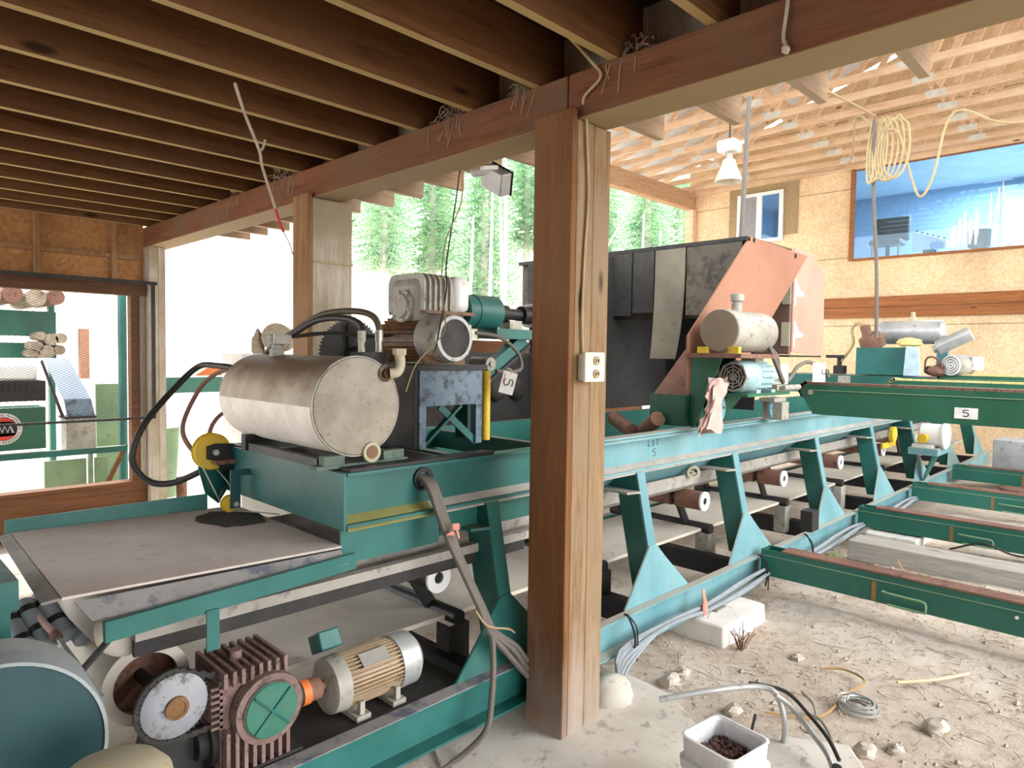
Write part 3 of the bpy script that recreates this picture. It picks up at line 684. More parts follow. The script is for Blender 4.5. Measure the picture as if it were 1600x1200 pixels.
# idlers
for i, x in enumerate([1.91, 3.02, 4.27, 5.58, 6.89, 8.2, 9.5]):
    r_ = K(MB().cyl((x, 2.33, .652), (x, 2.52, .652), .066, n=24).cyl((x, 2.52, .652), (x, 2.575, .652), .02, n=10).cyl((x, 2.575, .652), (x, 3.06, .652), .064, n=24), 'return_roller', M.black if i < 2 else M.rust, cv)
    K(MB().ring((x, 2.316, .652), (x, 2.329, .652), .067, .026, 24), 'roller_end', M.white, r_)
    K(MB().cyl((x, 2.322, .652), (x, 2.36, .652), .024, n=10), 'roller_bore', M.black, r_)
    tb = K(MB().cyl((x + .14, 2.34, .43), (x + .14, 3.2, .43), .036, n=14), 'cross_tube', M.black if i < 2 else M.dark, cv)
    for yb in (2.535, 3.08): K(MB().bar((x, yb, .70), (x + .02, yb, .60), .085, .022, (0, 1, 0)).bar((x + .02, yb, .61), (x + .13, yb, .44), .06, .022, (0, 1, 0)), 'roller_bracket', M.black, r_)
    K(MB().box(x + .08, x + .20, 2.335, 2.345, .19, .40).box(x + .08, x + .20, 2.335, 2.42, .18, .19).box(x + .08, x + .088, 2.346, 2.43, .19, .40).box(x + .192, x + .20, 2.346, 2.43, .19, .40), 'stub_post', M.dark if i < 2 else M.grey, cv)
for a_, b_ in (((4.13, 3.0, 1.185), (3.93, 2.7, 1.13)), ((3.99, 2.65, 1.13), (3.86, 2.45, 1.24))): K(MB().cyl(a_, b_, .05, n=18), 'carrying_roller', M.rust, cv)
# base rails and cross beams
for a_, b_, mt_ in ((.25, 2.35, M.tealc), (2.351, X1, M.aqua)): K(MB().box(a_, b_, 2.045, 2.055, .135, .30).box(a_, b_, 2.0, 2.046, .292, .302).box(a_, b_, 1.98, 2.046, .133, .143), 'base_rail', mt_, cv)  # one rail: shade painted into the near teal, light into the far aqua
K(MB().box(.25, 2.35, 1.995, 2.06, .3025, .3065), 'rail_dust', M.hoodgrey, cv)
K(MB().box(.25, X1, 3.40, 3.41, .135, .30).box(.25, X1, 3.411, 3.46, .292, .302), 'base_rail', M.teal, cv)
LX = [2.12, 3.30, 4.46, 5.93, 7.36, 8.72, 10.2, 11.7]
for i, x in enumerate(LX):
    pm = M.tealc if i == 0 else M.aqua  # nearest leg gets the darker teal that carries the shade
    lg = K(MB().bar((x, 2.205, .98), (x, 2.06, .30), .075, .012, (0, 1, 0)), 'leg', pm, cv)
    K(MB().prism([(x - .036, 2.212, .98), (x - .036, 2.42, .98), (x - .036, 2.40, .87), (x - .036, 2.33, .86), (x - .036, 2.21, .30), (x - .036, 2.066, .30)], (.012, 0, 0)), 'leg_web', M.teal, lg)
    K(MB().prism([(x - .13, 2.20, .868), (x - .037, 2.17, .868), (x - .037, 2.40, .868), (x - .13, 2.42, .868)], (0, 0, .012)), 'shelf_plate', M.grey if i else M.teal, lg)
    K(MB().prism([(x - .032, 2.105, .58), (x + .03, 2.105, .58), (x + .10, 2.088, .50), (x + .30, 2.05, .302), (x - .34, 2.05, .302)], (0, .01, .001)), 'gusset_plate', pm, lg)
    K(MB().box(x - .18, x - .10, 2.06, 3.4, .15, .28), 'cross_beam', M.black, cv)
# drawn lot mark and yellow knob
def strokes(m, o, u, v, pts_list, s, r):
    o, u, v = V(o), V(u), V(v)
    for pts in pts_list: m.tube([o + u * (a * s) + v * (b * s) for a, b in pts], r, 4, 3)
    return m
FIVE = [[(.8, 1), (.15, 1), (.08, .58), (.45, .62), (.78, .42), (.7, .1), (.35, 0), (.02, .1)]]
def text_mark(chars, o, u, v, s, r, name, mat, parent, gap=1.15):
    G = {'5': FIVE, 'L': [[(.1, 1), (.08, .02)], [(.08, .02), (.7, .05)]], 'O': [[(.4, 1), (.05, .6), (.15, .05), (.6, .05), (.72, .6), (.4, 1)]], 'T': [[(0, 1), (.8, .97)], [(.4, .97), (.4, 0)]]}
    m = MB()
    for i, ch in enumerate(chars): strokes(m, V(o) + V(u) * (gap * i * s), u, v, G[ch], s, r)
    return K(m, name, mat, parent)
text_mark('LOT', (3.475, 2.2685, 1.108), (1, 0, 0), (0, 0, 1), .034, .0022, 'lot_writing', M.inkg, cv, 1.25)
text_mark('5', (3.525, 2.2685, 1.045), (1, 0, 0), (0, 0, 1), .042, .0024, 'lot_writing', M.inkg, cv)
K(MB().ring((4.17, 2.36, .868), (4.155, 2.345, .864), .045, .028, 20).bar((4.14, 2.40, .87), (4.17, 2.35, .868), .02, .012), 'guide_wheel', M.barrel_y, cv, 'small pale guide wheel')
# junction box on the rail
K(MB().box(5.36, 5.5, 2.0, 2.09, .303, .46), 'junction_box', M.dark, cv)

# ---------------------------------------------------------------- discharge pan
t_ = T('discharge_pan', 'dusty brown sheet pan sticking out of the conveyor end', 'pan', (1.0, 2.7, .9))
K(MB().prism([(.47, 2.25, .93), (1.376, 2.25, .905), (1.376, 3.18, .905), (.50, 3.18, .93)], (0, 0, .008)), 'pan_floor', M.pan, t_)
K(MB().prism([(.466, 2.25, .938), (.497, 3.18, .938), (.462, 3.18, .93), (.425, 2.28, .925)], (.002, 0, -.008)), 'pan_lip', M.dust, t_)
K(MB().box(.485, 1.245, 3.19, 3.20, .90, .985), 'back_strip', M.tealc, t_)
K(MB().prism([(.50, 2.248, .918), (1.37, 2.248, .90), (1.37, 2.19, .86), (.53, 2.185, .872)], (0, .005, -.003)), 'rubber_skirt', M.hoodgrey, t_)
for x, y in ((.55, 2.36), (.95, 2.36), (.66, 2.75)): K(MB().lathe((x, y, .933 - (x - .47) * .0275), (0, 0, 1), [(0, .016), (.004, .014), (.006, .006)], 14), 'washer', M.bolt, t_)
m = MB(); c_ = (1.24, 2.93); pts = []
for k in range(26):
    a = 2 * PI * k / 26; r = .5 + .18 * noise.noise(V((math.cos(a) * 2, math.sin(a) * 2, 4)))
    pts.append((c_[0] + .27 * r * math.cos(a), c_[1] + .34 * r * math.sin(a), .9205 - (c_[0] + .27 * r * math.cos(a) - .47) * .0275 + .0245 - .005))
m.prism(pts, (0, 0, .001)); K(m, 'oil_stain', M.flapd, t_)

# ---------------------------------------------------------------- white tank on the deck
tm = tank_mat('tank_paint', 0.246)
t_ = T('oil_tank', 'large cream cylindrical oil tank lying on the near end of the deck', 'tank', (1.50, 2.7, 1.194))
ty0, ty1, tx, tz, tr = 2.30, 3.14, 1.475, 1.437, .195
K(MB().lathe((tx, ty0, tz), (0, 1, 0), [(0, tr - .002), (.002, tr), (ty1 - ty0, tr), (ty1 - ty0 + .03, tr - .02), (ty1 - ty0 + .05, tr - .07)], 56), 'tank_shell', tm, t_)
K(MB().lathe((tx, ty0 - .006, tz), (0, 1, 0), [(0, tr - .012), (.005, tr - .004)], 56), 'end_plate', paint('cream_tank_end', '#8b8375', '#9d9587', '#6a5e4c', .43, 9, .7), t_)
K(MB().box(tx - .1945, tx - .192, ty0 + .02, ty1, tz - .006, tz + .006), 'weld_seam', tm, t_)
K(MB().ring((tx, ty0 + .0, tz), (tx, ty0 + .012, tz), tr + .003, tr - .01, 56), 'rim_weld', M.grey, t_)
f_ = K(MB().lathe((1.45, 2.92, tz + .18), (0, 0, 1), [(0, .032), (.04, .032), (.042, .024), (.06, .024), (.062, .042), (.10, .042), (.105, .03)], 22), 'filler_neck', M.grey, t_)
K(MB().box(1.41, 1.49, 2.86, 2.875, tz + .243, tz + .285), 'cap_clip', M.grey, f_)
K(MB().lathe((1.535, 2.292, 1.252), (0, -1, 0), [(0, .042), (.008, .04), (.0085, .028), (.006, .026)], 20), 'drain_flange', M.barrel_y, t_); K(MB().cyl((1.535, 2.287, 1.252), (1.535, 2.283, 1.252), .026, n=16), 'drain_plug', M.brownm, t_)
K(MB().box(1.33, 1.42, 2.30, 2.34, 1.215, 1.25).box(1.60, 1.70, 2.30, 2.34, 1.215, 1.25).box(1.30, 1.72, 2.30, 2.36, 1.2, 1.214), 'saddle_angle', M.lug, t_, 'grimy green saddle lugs')
K(MB().box(1.33, 1.62, 2.98, 3.02, 1.2, 1.27).box(1.34, 1.37, 2.37, 2.97, 1.2, 1.235), 'saddle_angle', M.black, t_)
K(MB().lathe((1.60, 2.30, 1.565), (0, -1, 0), [(0, .035), (.012, .035), (.014, .02), (.03, .02)], 16), 'outlet_boss', M.brownm, t_)
K(MB().tube([(1.60, 2.262, 1.565), (1.625, 2.25, 1.57), (1.645, 2.255, 1.60), (1.645, 2.26, 1.645)], .021, 10).cyl((1.645, 2.26, 1.64), (1.645, 2.26, 1.665), .028, n=6), 'elbow_fitting', M.barrel_y, t_)
K(MB().box(1.52, 1.64, 2.33, 2.42, tz + .165, tz + .212), 'manifold_block', M.dark, t_)
# two pressure hoses looping from the tank
for nm, pts, mt, fx in (
    ('pressure_hose', [(1.545, 2.38, 1.65), (1.555, 2.385, 1.72), (1.56, 2.42, 1.765), (1.55, 2.52, 1.79), (1.52, 2.68, 1.785), (1.50, 2.85, 1.73), (1.52, 3.02, 1.685), (1.53, 3.2, 1.63), (1.54, 3.27, 1.5)], 'black hydraulic hose arching over the cream tank, the lower of the pair', 0),
    ('pressure_hose', [(1.615, 2.36, 1.655), (1.62, 2.365, 1.74), (1.615, 2.41, 1.80), (1.59, 2.52, 1.822), (1.55, 2.7, 1.81), (1.53, 2.86, 1.755), (1.54, 3.02, 1.71), (1.56, 3.2, 1.66), (1.58, 3.28, 1.5)], 'brownish hydraulic hose arching over the cream tank, the higher of the pair', 1)):
    h_ = T(nm, mt, 'hose', pts[0])
    K(MB().tube(pts, .0135, 10), 'hose_tube', M.hose if not fx else plain('olive_hose', '#4d4430', .6), h_)
    p = V(pts[0]); K(MB().cyl(p - V((0, 0, .005)), p + V((0, 0, .05)), .014, n=12).cyl(p + V((0, 0, .04)), p + V((0, 0, .085)), .0165, n=12), 'hose_ferrule', M.grey if not fx else M.chrome, h_)
S(MB().tube([(1.66, 3.2, 1.72), (1.85, 3.1, 1.745), (2.0, 2.98, 1.73), (2.1, 2.93, 1.745)], .01, 8), 'short_hose', M.hose, 'short black hose running to the gear motor', 'hose')
# hoses on the far end of the tank
S(MB().tube([(1.43, 3.22, 1.555), (1.40, 3.45, 1.57), (1.36, 3.6, 1.56), (1.238, 3.6, 1.444), (1.08, 3.52, 1.29), (1.02, 3.5, 1.15), (1.05, 3.5, 1.06), (1.10, 3.45, 1.015), (1.17, 3.38, 1.02), (1.25, 3.30, 1.07)], .0155, 10), 'looping_hose', M.hose, 'thick black hose looping wide off the tank end to the yellow sheave', 'hose')
S(MB().tube([(1.45, 3.24, 1.54), (1.42, 3.4, 1.55), (1.36, 3.5, 1.49), (1.29, 3.5, 1.383), (1.22, 3.42, 1.28), (1.215, 3.36, 1.21), (1.26, 3.31, 1.13)], .0115, 8), 'looping_hose', M.hosep, 'thin dusty red hose hanging inside the black loop', 'hose')
S(MB().tube([(1.47, 3.22, 1.38), (1.41, 3.36, 1.35), (1.34, 3.36, 1.29), (1.30, 3.32, 1.2), (1.31, 3.31, 1.1)], .0105, 8), 'short_hose', M.hosep, 'short dusty red hose curving down behind the yellow sheave', 'hose')
S(MB().cyl((1.45, 3.19, 1.55), (1.43, 3.28, 1.56), .028, n=12), 'hose_coupling', M.brownm, 'brown coupling on the far end of the cream tank', 'fitting')

# yellow sheaves and bracket
t_ = T('cable_sheave', 'large yellow cable sheave on a black arm at the deck corner', 'sheave', (1.29, 3.25, 1.06))
K(MB().lathe((1.287, 3.27, 1.172), (0, -1, 0), [(0, .080), (.006, .087), (.016, .074), (.024, .074), (.034, .087), (.042, .082)], 36), 'wheel', M.yellow, t_)
K(MB().prism([(1.255, 3.225, 1.14), (1.255, 3.225, 1.20), (1.29, 3.225, 1.21), (1.378, 3.225, 1.205), (1.378, 3.225, 1.14), (1.29, 3.225, 1.13)], (0, -.018, 0)), 'arm', M.black, t_)
K(MB().box(1.275, 1.377, 3.16, 3.205, 1.118, 1.136), 'ledge', M.rust, t_)
K(MB().prism([(1.29, 3.2, 1.117), (1.377, 3.2, 1.117), (1.377, 3.2, 1.04)], (0, .01, 0)), 'rib', M.black, t_)
K(MB().cyl((1.287, 3.207, 1.172), (1.287, 3.188, 1.172), .014, n=6), 'axle_nut', M.bolt, t_)
t_ = T('cable_sheave', 'small yellow sheave hanging on a blue green strap over the pan', 'sheave', (1.30, 3.05, .92))
K(MB().lathe((1.29, 3.07, .955), (0, -1, 0), [(0, .036), (.005, .039), (.012, .031), (.018, .031), (.026, .039), (.03, .036)], 28), 'wheel', M.yellow, t_)
K(MB().box(1.285, 1.33, 3.03, 3.037, .935, 1.08).box(1.285, 1.378, 3.03, 3.037, 1.08, 1.11), 'strap', M.teal_in, t_); K(MB().cyl((1.307, 3.03, .955), (1.307, 3.018, .955), .012, n=6), 'axle_nut', M.bolt, t_)
S(MB().prism([(1.23, 3.26, 1.10), (1.24, 3.2, .985), (1.30, 3.2, .93), (1.376, 3.28, .98), (1.376, 3.28, 1.14)], (0, .008, 0)), 'sheave_bracket', M.tealc, 'green plate under the large yellow sheave at the deck corner', 'bracket')
S(MB().tube([(1.235, 3.235, 1.12), (1.25, 3.15, 1.03), (1.265, 3.06, .935)], .003, 5).tube([(1.30, 3.22, 1.09), (1.298, 3.08, 1.04), (1.30, 3.055, .99)], .003, 5).tube([(1.29, 3.055, .922), (1.34, 2.9, .935), (1.376, 2.75, .945)], .003, 5), 'steel_cable', M.chrome, 'thin steel cable threaded round both yellow sheaves', 'cable')

# ---------------------------------------------------------------- black pedestal, gear motor, drum, arbor
t_ = T('motor_pedestal', 'oil blackened steel pedestal carrying the big gear motor', 'stand', (2.18, 2.8, 1.194))
K(MB().box(1.975, 2.375, 2.552, 2.562, 1.395, 1.565), 'front_plate', M.steelblue, t_, 'blue grey front plate')
for xl in (1.975, 2.335): K(MB().box(xl, xl + .04, 2.552, 2.59, 1.195, 1.394), 'front_leg', M.steelblue, t_)
K(MB().bar((2.0, 2.57, 1.20), (2.24, 2.57, 1.39), .012, .034, (0, -1, 0)).bar((2.35, 2.572, 1.20), (2.11, 2.572, 1.39), .034, .012, (0, -1, 0)), 'cross_brace', M.tealc, t_)
K(MB().box(1.955, 1.974, 2.56, 3.12, 1.195, 1.57), 'side_plate', M.black, t_); K(MB().box(1.95, 2.40, 2.54, 3.14, 1.567, 1.592), 'top_plate', M.black, t_)
K(MB().box(2.0, 2.37, 3.10, 3.12, 1.195, 1.565), 'rear_plate', M.black, t_)

t_ = T('gear_motor', 'big grimy grey gear motor with a round fan grille on the black pedestal', 'motor', (2.18, 2.8, 1.593))
mx, mz = 2.185, 1.722
K(MB().lathe((mx, 2.56, mz), (0, 1, 0), [(0, .096), (0, .108), (.02, .118), (.16, .122), (.165, .112)], 40, False), 'fan_cowl', M.grey, t_)
gq = MB().ring((mx, 2.545, mz), (mx, 2.562, mz), .112, .094, 40)
K(gq, 'grille_rim', M.alu, t_)
m = MB(); rr = .094
for k in range(-9, 10):
    a = k * .0105; h = math.sqrt(max(0, rr * rr - a * a))
    for d in (PI / 6, -PI / 6):
        u = V((math.cos(d), 0, math.sin(d))); v = V((-math.sin(d), 0, math.cos(d))); c_ = V((mx, 2.552, mz)) + v * a
        m.bar(c_ - u * h, c_ + u * h, .002, .002)
K(m, 'fan_grille', M.mesh, t_)
K(MB().cyl((mx, 2.57, mz), (mx, 2.575, mz), .1, n=32), 'fan_disc', M.black, t_)
m = MB().cyl((mx, 2.722, mz), (mx, 3.06, mz), .098, n=32)
for k in range(28):
    a = 2 * PI * k / 28; u = V((math.cos(a), 0, math.sin(a)))
    m.bar(V((mx, 2.73, mz)) + u * .107, V((mx, 3.04, mz)) + u * .107, .005, .024, u)
K(m, 'stator_body', M.brownm, t_, 'oily brown finned body')
for yf in (2.62, 2.96): K(MB().box(mx - .13, mx + .13, yf, yf + .04, 1.594, 1.64), 'foot', M.brownm, t_)
K(MB().prism([(mx + .075, 2.63, 1.80), (mx + .19, 2.63, 1.80), (mx + .17, 2.63, 1.64), (mx + .115, 2.63, 1.64)], (0, .12, 0)), 'terminal_box', M.alu, t_, bevel=.01)
# gearbox on top
gb = MB().box(2.085, 2.405, 2.70, 2.97, 1.80, 2.035)
K(gb, 'gear_housing', M.grey, t_, bevel=.05)
m = MB()
for k in range(6):
    x = 2.10 + .034 * k
    pr = [(2.70 - .012, 1.86)] + [(2.74 - .055 * math.cos(a), 1.995 + .055 * math.sin(a)) for a in [PI / 2 * q / 5 for q in range(6)]] + [(2.93 + .055 * math.sin(a), 1.995 + .055 * math.cos(a)) for a in [PI / 2 * q / 5 for q in range(6)]] + [(2.985, 1.86)]
    m.prism([(x, yy, zz) for yy, zz in pr], (.012, 0, 0))
K(m, 'cooling_fin', M.grey, t_)
K(MB().box(2.30, 2.412, 2.685, 2.98, 1.86, 2.048), 'white_cover', M.white, t_, bevel=.035)
K(MB().box(2.10, 2.42, 2.66, 2.98, 1.845, 1.862), 'split_flange', M.brownm, t_)
fl = K(MB().lathe((2.085, 2.83, 1.885), (-1, 0, 0), [(0, .082), (.014, .082), (.016, .062), (.03, .058)], 32), 'end_cover', M.grey, t_)
for k in range(6):
    a = PI / 3 * k + .3; K(MB().cyl((2.072, 2.83 + .071 * math.cos(a), 1.885 + .071 * math.sin(a)), (2.058, 2.83 + .071 * math.cos(a), 1.885 + .071 * math.sin(a)), .009, n=6), 'cover_bolt', M.grey, fl)
# output drum and shaft
t_ = T('drive_coupling', 'teal drum coupling with a black shaft right of the gear motor', 'coupling', (2.6, 2.78, 1.76))
K(MB().lathe((2.425, 2.78, 1.878), (1, 0, 0), [(0, .088), (.07, .088), (.072, .093), (.24, .093), (.25, .085)], 36), 'drum_guard', M.tealc, t_)
K(MB().lathe((2.68, 2.78, 1.878), (1, 0, 0), [(0, .05), (.08, .05), (.085, .032), (.2, .032), (.205, .052), (.27, .052), (.28, .03), (.42, .03)], 24), 'shaft', M.black, t_)
K(MB().ring((2.95, 2.78, 1.878), (2.99, 2.78, 1.878), .07, .03, 28), 'shaft_collar', M.alu, t_)
t_ = T('arbor_stand', 'teal diagonal bracket holding the black shaft beside the big post', 'stand', (2.75, 2.75, 1.194))
K(MB().box(2.62, 3.05, 2.70, 2.86, 1.735, 1.79), 'top_angle', M.tealc, t_); K(MB().box(2.76, 2.86, 2.74, 2.83, 1.791, 1.84), 'bearing_base', M.grey, t_)
K(MB().bar((2.44, 2.78, 1.44), (2.90, 2.78, 1.735), .07, .07), 'brace', M.tealc, t_)
K(MB().bar((2.44, 2.735, 1.395), (2.92, 2.735, 1.70), .012, .02), 'brace_edge', M.black, t_)
K(MB().cyl((2.50, 2.76, 1.595), (2.50, 2.62, 1.595), .036, n=20).cyl((2.50, 2.62, 1.595), (2.50, 2.61, 1.595), .015, n=8), 'pivot_roller', M.grey, t_)
K(MB().box(2.41, 2.48, 2.7, 2.8, 1.195, 1.56), 'rear_post', M.teal, t_)
S(MB().cyl((2.475, 2.63, 1.194), (2.475, 2.63, 1.56), .024, n=16), 'yellow_pipe', M.yellow, 'upright yellow pipe against the right side of the pedestal', 'pipe')
S(MB().tube([(2.46, 2.70, 1.76), (2.60, 2.66, 1.74), (2.70, 2.62, 1.66), (2.69, 2.58, 1.575), (2.60, 2.56, 1.555), (2.47, 2.55, 1.56)], .0105, 8), 'short_hose', M.hoseg, 'grey hose loop hanging in front of the teal brace', 'hose')
def tag5(name, label, c, u, v, w_, h_, mt=M.card, hole=True, string=None):
    c, u, v = V(c), V(u).normalized(), V(v).normalized(); n = u.cross(v)
    t = T(name, label, 'tag', c)
    m = MB(); m.prism([c - u * w_ / 2 - v * h_ / 2, c + u * w_ / 2 - v * h_ / 2, c + u * w_ / 2 + v * h_ / 2, c - u * w_ / 2 + v * h_ / 2], n * .0015)
    K(m, 'card', mt, t)
    return t, c, u, v, n
t_, c, u, v, n = tag5('lot_tag', 'white lot tag numbered 5 tied to the grey hose by the yellow pipe', (2.50, 2.49, 1.50), (.74, -.62, -.24), (.19, -.15, .97), .075, .115)
text_mark('5', c + n * .002 - u * .022 + v * .022, -v, u, .045, .0022, 'number', M.ink, t_)
K(MB().bar(c + n * .002 - u * .026 + v * .045, c + n * .002 - u * .026 - v * .0, .0015, .003), 'red_print', M.emblem_red, t_)
K(MB().tube([c + v * .045, c + v * .07, c + v * .075 + V((-.03, .01, .005))], .003, 5), 'tie_string', M.rope, t_)

# circular saw blade behind the tank
t_ = T('circular_saw', 'dark toothed circular saw blade standing behind the cream tank', 'saw blade', (2.16, 3.42, 1.2))
cx, cz, r0 = 2.15, 1.63, .195; pts = []
for k in range(60):
    a = 2 * PI * k / 60; pts.append((cx + r0 * math.cos(a), 3.42, cz + r0 * math.sin(a))); a += 2 * PI / 60 * .55
    pts.append((cx + (r0 + .016) * math.cos(a + .02), 3.42, cz + (r0 + .016) * math.sin(a + .02)))
K(MB().prism(pts, (0, .006, 0)), 'blade', M.bladeg, t_)
K(MB().cyl((cx, 3.41, cz), (cx, 3.30, cz), .05), 'arbor_hub', M.black, t_)
K(MB().prism([(cx - .04, 3.405, cz + .19), (cx + .16, 3.405, cz + .09), (cx + .20, 3.405, cz - .1), (cx + .2, 3.405, 1.2), (cx - .02, 3.405, 1.2)], (0, -.012, 0)), 'blade_guard', M.black, t_)

# ---------------------------------------------------------------- drive at the near end of the lower frame
S(MB().box(.86, 1.86, 2.06, 2.5, .262, .292), 'mounting_plate', M.dark, 'grimy steel mounting plate under the ribbed motor and gearbox', 'base plate')
t_ = T('electric_motor', 'ribbed beige electric motor on the low base plate', 'motor', (1.49, 2.22, .292))
mx0, my, mz, mr = 1.292, 2.22, .408, .099
m = MB().cyl((mx0 + .05, my, mz), (mx0 + .29, my, mz), mr - .012, n=36)
for k in range(40):
    a = 2 * PI * k / 40; u = V((0, math.cos(a), math.sin(a)))
    m.bar(V((mx0 + .055, my, mz)) + u * (mr - .006), V((mx0 + .285, my, mz)) + u * (mr - .006), .0055, .018, u)
K(m, 'stator_body', paint('beige_motor_fins', '#9a8468', '#b09a7c', '#5b4a38', .45, 4, .6), t_)
K(MB().lathe((mx0, my, mz), (1, 0, 0), [(-.02, .03), (-.018, .06), (.0, .10), (.03, mr + .004), (.055, mr + .006), (.056, mr - .01)], 40), 'end_bell', M.grey, t_)
K(MB().lathe((mx0 + .285, my, mz), (1, 0, 0), [(0, mr), (.0, mr + .008), (.085, mr + .006), (.11, mr - .02), (.112, .03)], 40), 'fan_cowl', M.alu, t_)
for xf in (.06, .22): K(MB().box(mx0 + xf, mx0 + xf + .06, my - .12, my + .12, .293, .312).box(mx0 + xf + .02, mx0 + xf + .04, my - .11, my - .09, .312, .36), 'foot', M.grey, t_)
a = math.radians(118); u = V((0, math.cos(a), math.sin(a)))
a2 = math.radians(140); nv = V((0, math.cos(a2 + PI * 0), math.sin(a2)))
pn = V((mx0 + .17, my, mz)) + V((0, -.62, .78)).normalized() * (mr + .006)
K(MB().obox(pn, (.12, .055, .004), Matrix.Rotation(math.atan2(.62, .78), 3, 'X')), 'name_plate', M.bolt, t_)
K(MB().obox((mx0 + .05, my + .09, mz + .13), (.09, .09, .07), Matrix.Rotation(-.5, 3, 'X')), 'terminal_box', M.tealc, t_, bevel=.006)
t_ = T('shaft_coupling', 'orange jaw coupling between the ribbed motor and the finned gearbox', 'coupling', (1.21, 2.2, .42))
K(MB().cyl((1.128, 2.2, .428), (1.175, 2.2, .428), .042, n=20), 'hub', M.dark, t_); K(MB().cyl((1.176, 2.2, .428), (1.205, 2.2, .428), .045, n=20), 'insert', M.orange, t_)
K(MB().cyl((1.206, 2.2, .428), (1.25, 2.2, .428), .04, n=20).cyl((1.25, 2.2, .428), (1.285, 2.2, .428), .018), 'hub', M.rust, t_)
# finned worm gearbox
gm = paint('red_grey_casting', '#6d5550', '#8a716a', '#3c302b', .48, 5, .7)
t_ = T('worm_gearbox', 'finned red grey worm gearbox with a round green cover', 'gearbox', (1.0, 2.18, .262))
gx = .862
m = MB().box(gx, gx + .215, 2.12, 2.32, .293, .605)
for k in range(8):
    x = gx + .004 + .0285 * k; m.box(x, x + .012, 2.078, 2.13, .30, .45)
    m.box(x, x + .012, 2.095, 2.33, .585, .635)
for k in range(7): m.box(gx - .026, gx + .01, 2.12, 2.30, .455 + .021 * k, .464 + .021 * k)
K(m, 'finned_housing', gm, t_)
cvx, cvz = 1.005, .487
K(MB().lathe((cvx, 2.11, cvz), (0, -1, 0), [(0, .115), (.04, .113), (.042, .093), (.05, .091)], 36), 'cover_ring', gm, t_)
cvp = K(MB().lathe((cvx, 2.062, cvz), (0, -1, 0), [(0, .091), (.008, .086)], 36), 'green_cover', paint('chipped_green', '#2a6453', '#387562', '#6a5548', .46, 7, .6), t_, 'chipped green cover')
K(MB().bar((cvx - .06, 2.052, cvz - .06), (cvx + .06, 2.052, cvz + .06), .006, .01, (0, -1, 0)).bar((cvx - .06, 2.0515, cvz + .06), (cvx + .06, 2.0515, cvz - .06), .006, .01, (0, -1, 0)), 'cover_rib', M.tealc, cvp)
K(MB().lathe((gx, 2.2, .39), (-1, 0, 0), [(0, .08), (.02, .08), (.022, .055), (.05, .05)], 24), 'bearing_cap', M.dark, t_)
K(MB().cyl((gx + .085, 2.2, .60), (gx + .085, 2.2, .66), .02, n=10), 'breather', gm, t_)
K(MB().box(gx - .02, gx + .26, 2.075, 2.36, .293, .312), 'base_foot', M.dark, t_)
# big sprocket and its chain
t_ = T('chain_sprocket', 'large grey dished chain sprocket left of the finned gearbox', 'sprocket', (.73, 2.12, .46))
sx_, sy_, sz_ = .735, 2.14, .568; pts = []
for k in range(44):
    a = 2 * PI * k / 44
    for da, r in ((-.045, .096), (-.02, .106), (.02, .106), (.045, .096)): pts.append((sx_ + r * math.cos(a + da), sy_, sz_ + r * math.sin(a + da)))
K(MB().prism(pts, (0, .012, 0)), 'toothed_ring', M.dark, t_)
K(MB().lathe((sx_, sy_ - .001, sz_), (0, -1, 0), [(0, .098), (.004, .094), (.012, .05), (.014, .036)], 40), 'dished_plate', M.sprocket, t_)
K(MB().lathe((sx_, sy_ - .012, sz_), (0, -1, 0), [(0, .036), (.012, .034), (.013, .024), (.010, .022)], 28), 'hub', M.brownm, t_)
m = MB(); loop = []
for k in range(14):
    a = PI / 2 + PI * k / 13; loop.append(V((sx_ + .108 * math.cos(a), 2.146, sz_ + .108 * math.sin(a))))
loop += [V((.90, 2.146, .46)), V((.93, 2.146, .52)), V((.90, 2.146, .60))]; loop.append(loop[0])
for a, b in zip(loop, loop[1:]):
    n_ = max(1, int((b - a).length / .016))
    for k in range(n_): m.bar(a + (b - a) * (k / n_), a + (b - a) * ((k + 1.05) / n_), .02 if k % 2 else .013, .013, (0, 1, 0))
S(m, 'roller_chain', M.dark, 'greasy roller chain from the large sprocket to the gearbox', 'chain')
S(MB().prism([(.60, 2.2, .262), (.90, 2.2, .262), (.90, 2.2, .40), (.66, 2.2, .50)], (0, .02, 0)), 'bearing_plate', M.dark, 'dark bearing plate behind the large sprocket', 'plate')
# ---------------------------------------------------------------- saw hood over the trough
t_ = T('saw_hood', 'tall sheet metal saw hood with hanging flaps and a slanted reddish side', 'hood', (4.8, 2.9, 1.2))
K(MB().box(4.80, 4.82, 2.33, 4.6, 1.95, 2.50), 'front_sheet', M.hooddark, t_)
K(MB().box(4.74, 4.80, 2.30, 4.6, 2.50, 2.53), 'top_angle', M.dark, t_); K(MB().prism([(4.8, 2.32, 2.531), (4.8, 4.6, 2.531), (5.6, 4.6, 2.531), (5.6, 2.32, 2.531)], (0, 0, .01)), 'top_sheet', M.hooddark, t_)
K(MB().box(4.9, 5.6, 4.58, 4.6, 1.2, 2.53).box(5.58, 5.6, 2.6, 4.58, 1.2, 2.53), 'rear_sheet', M.dark, t_)
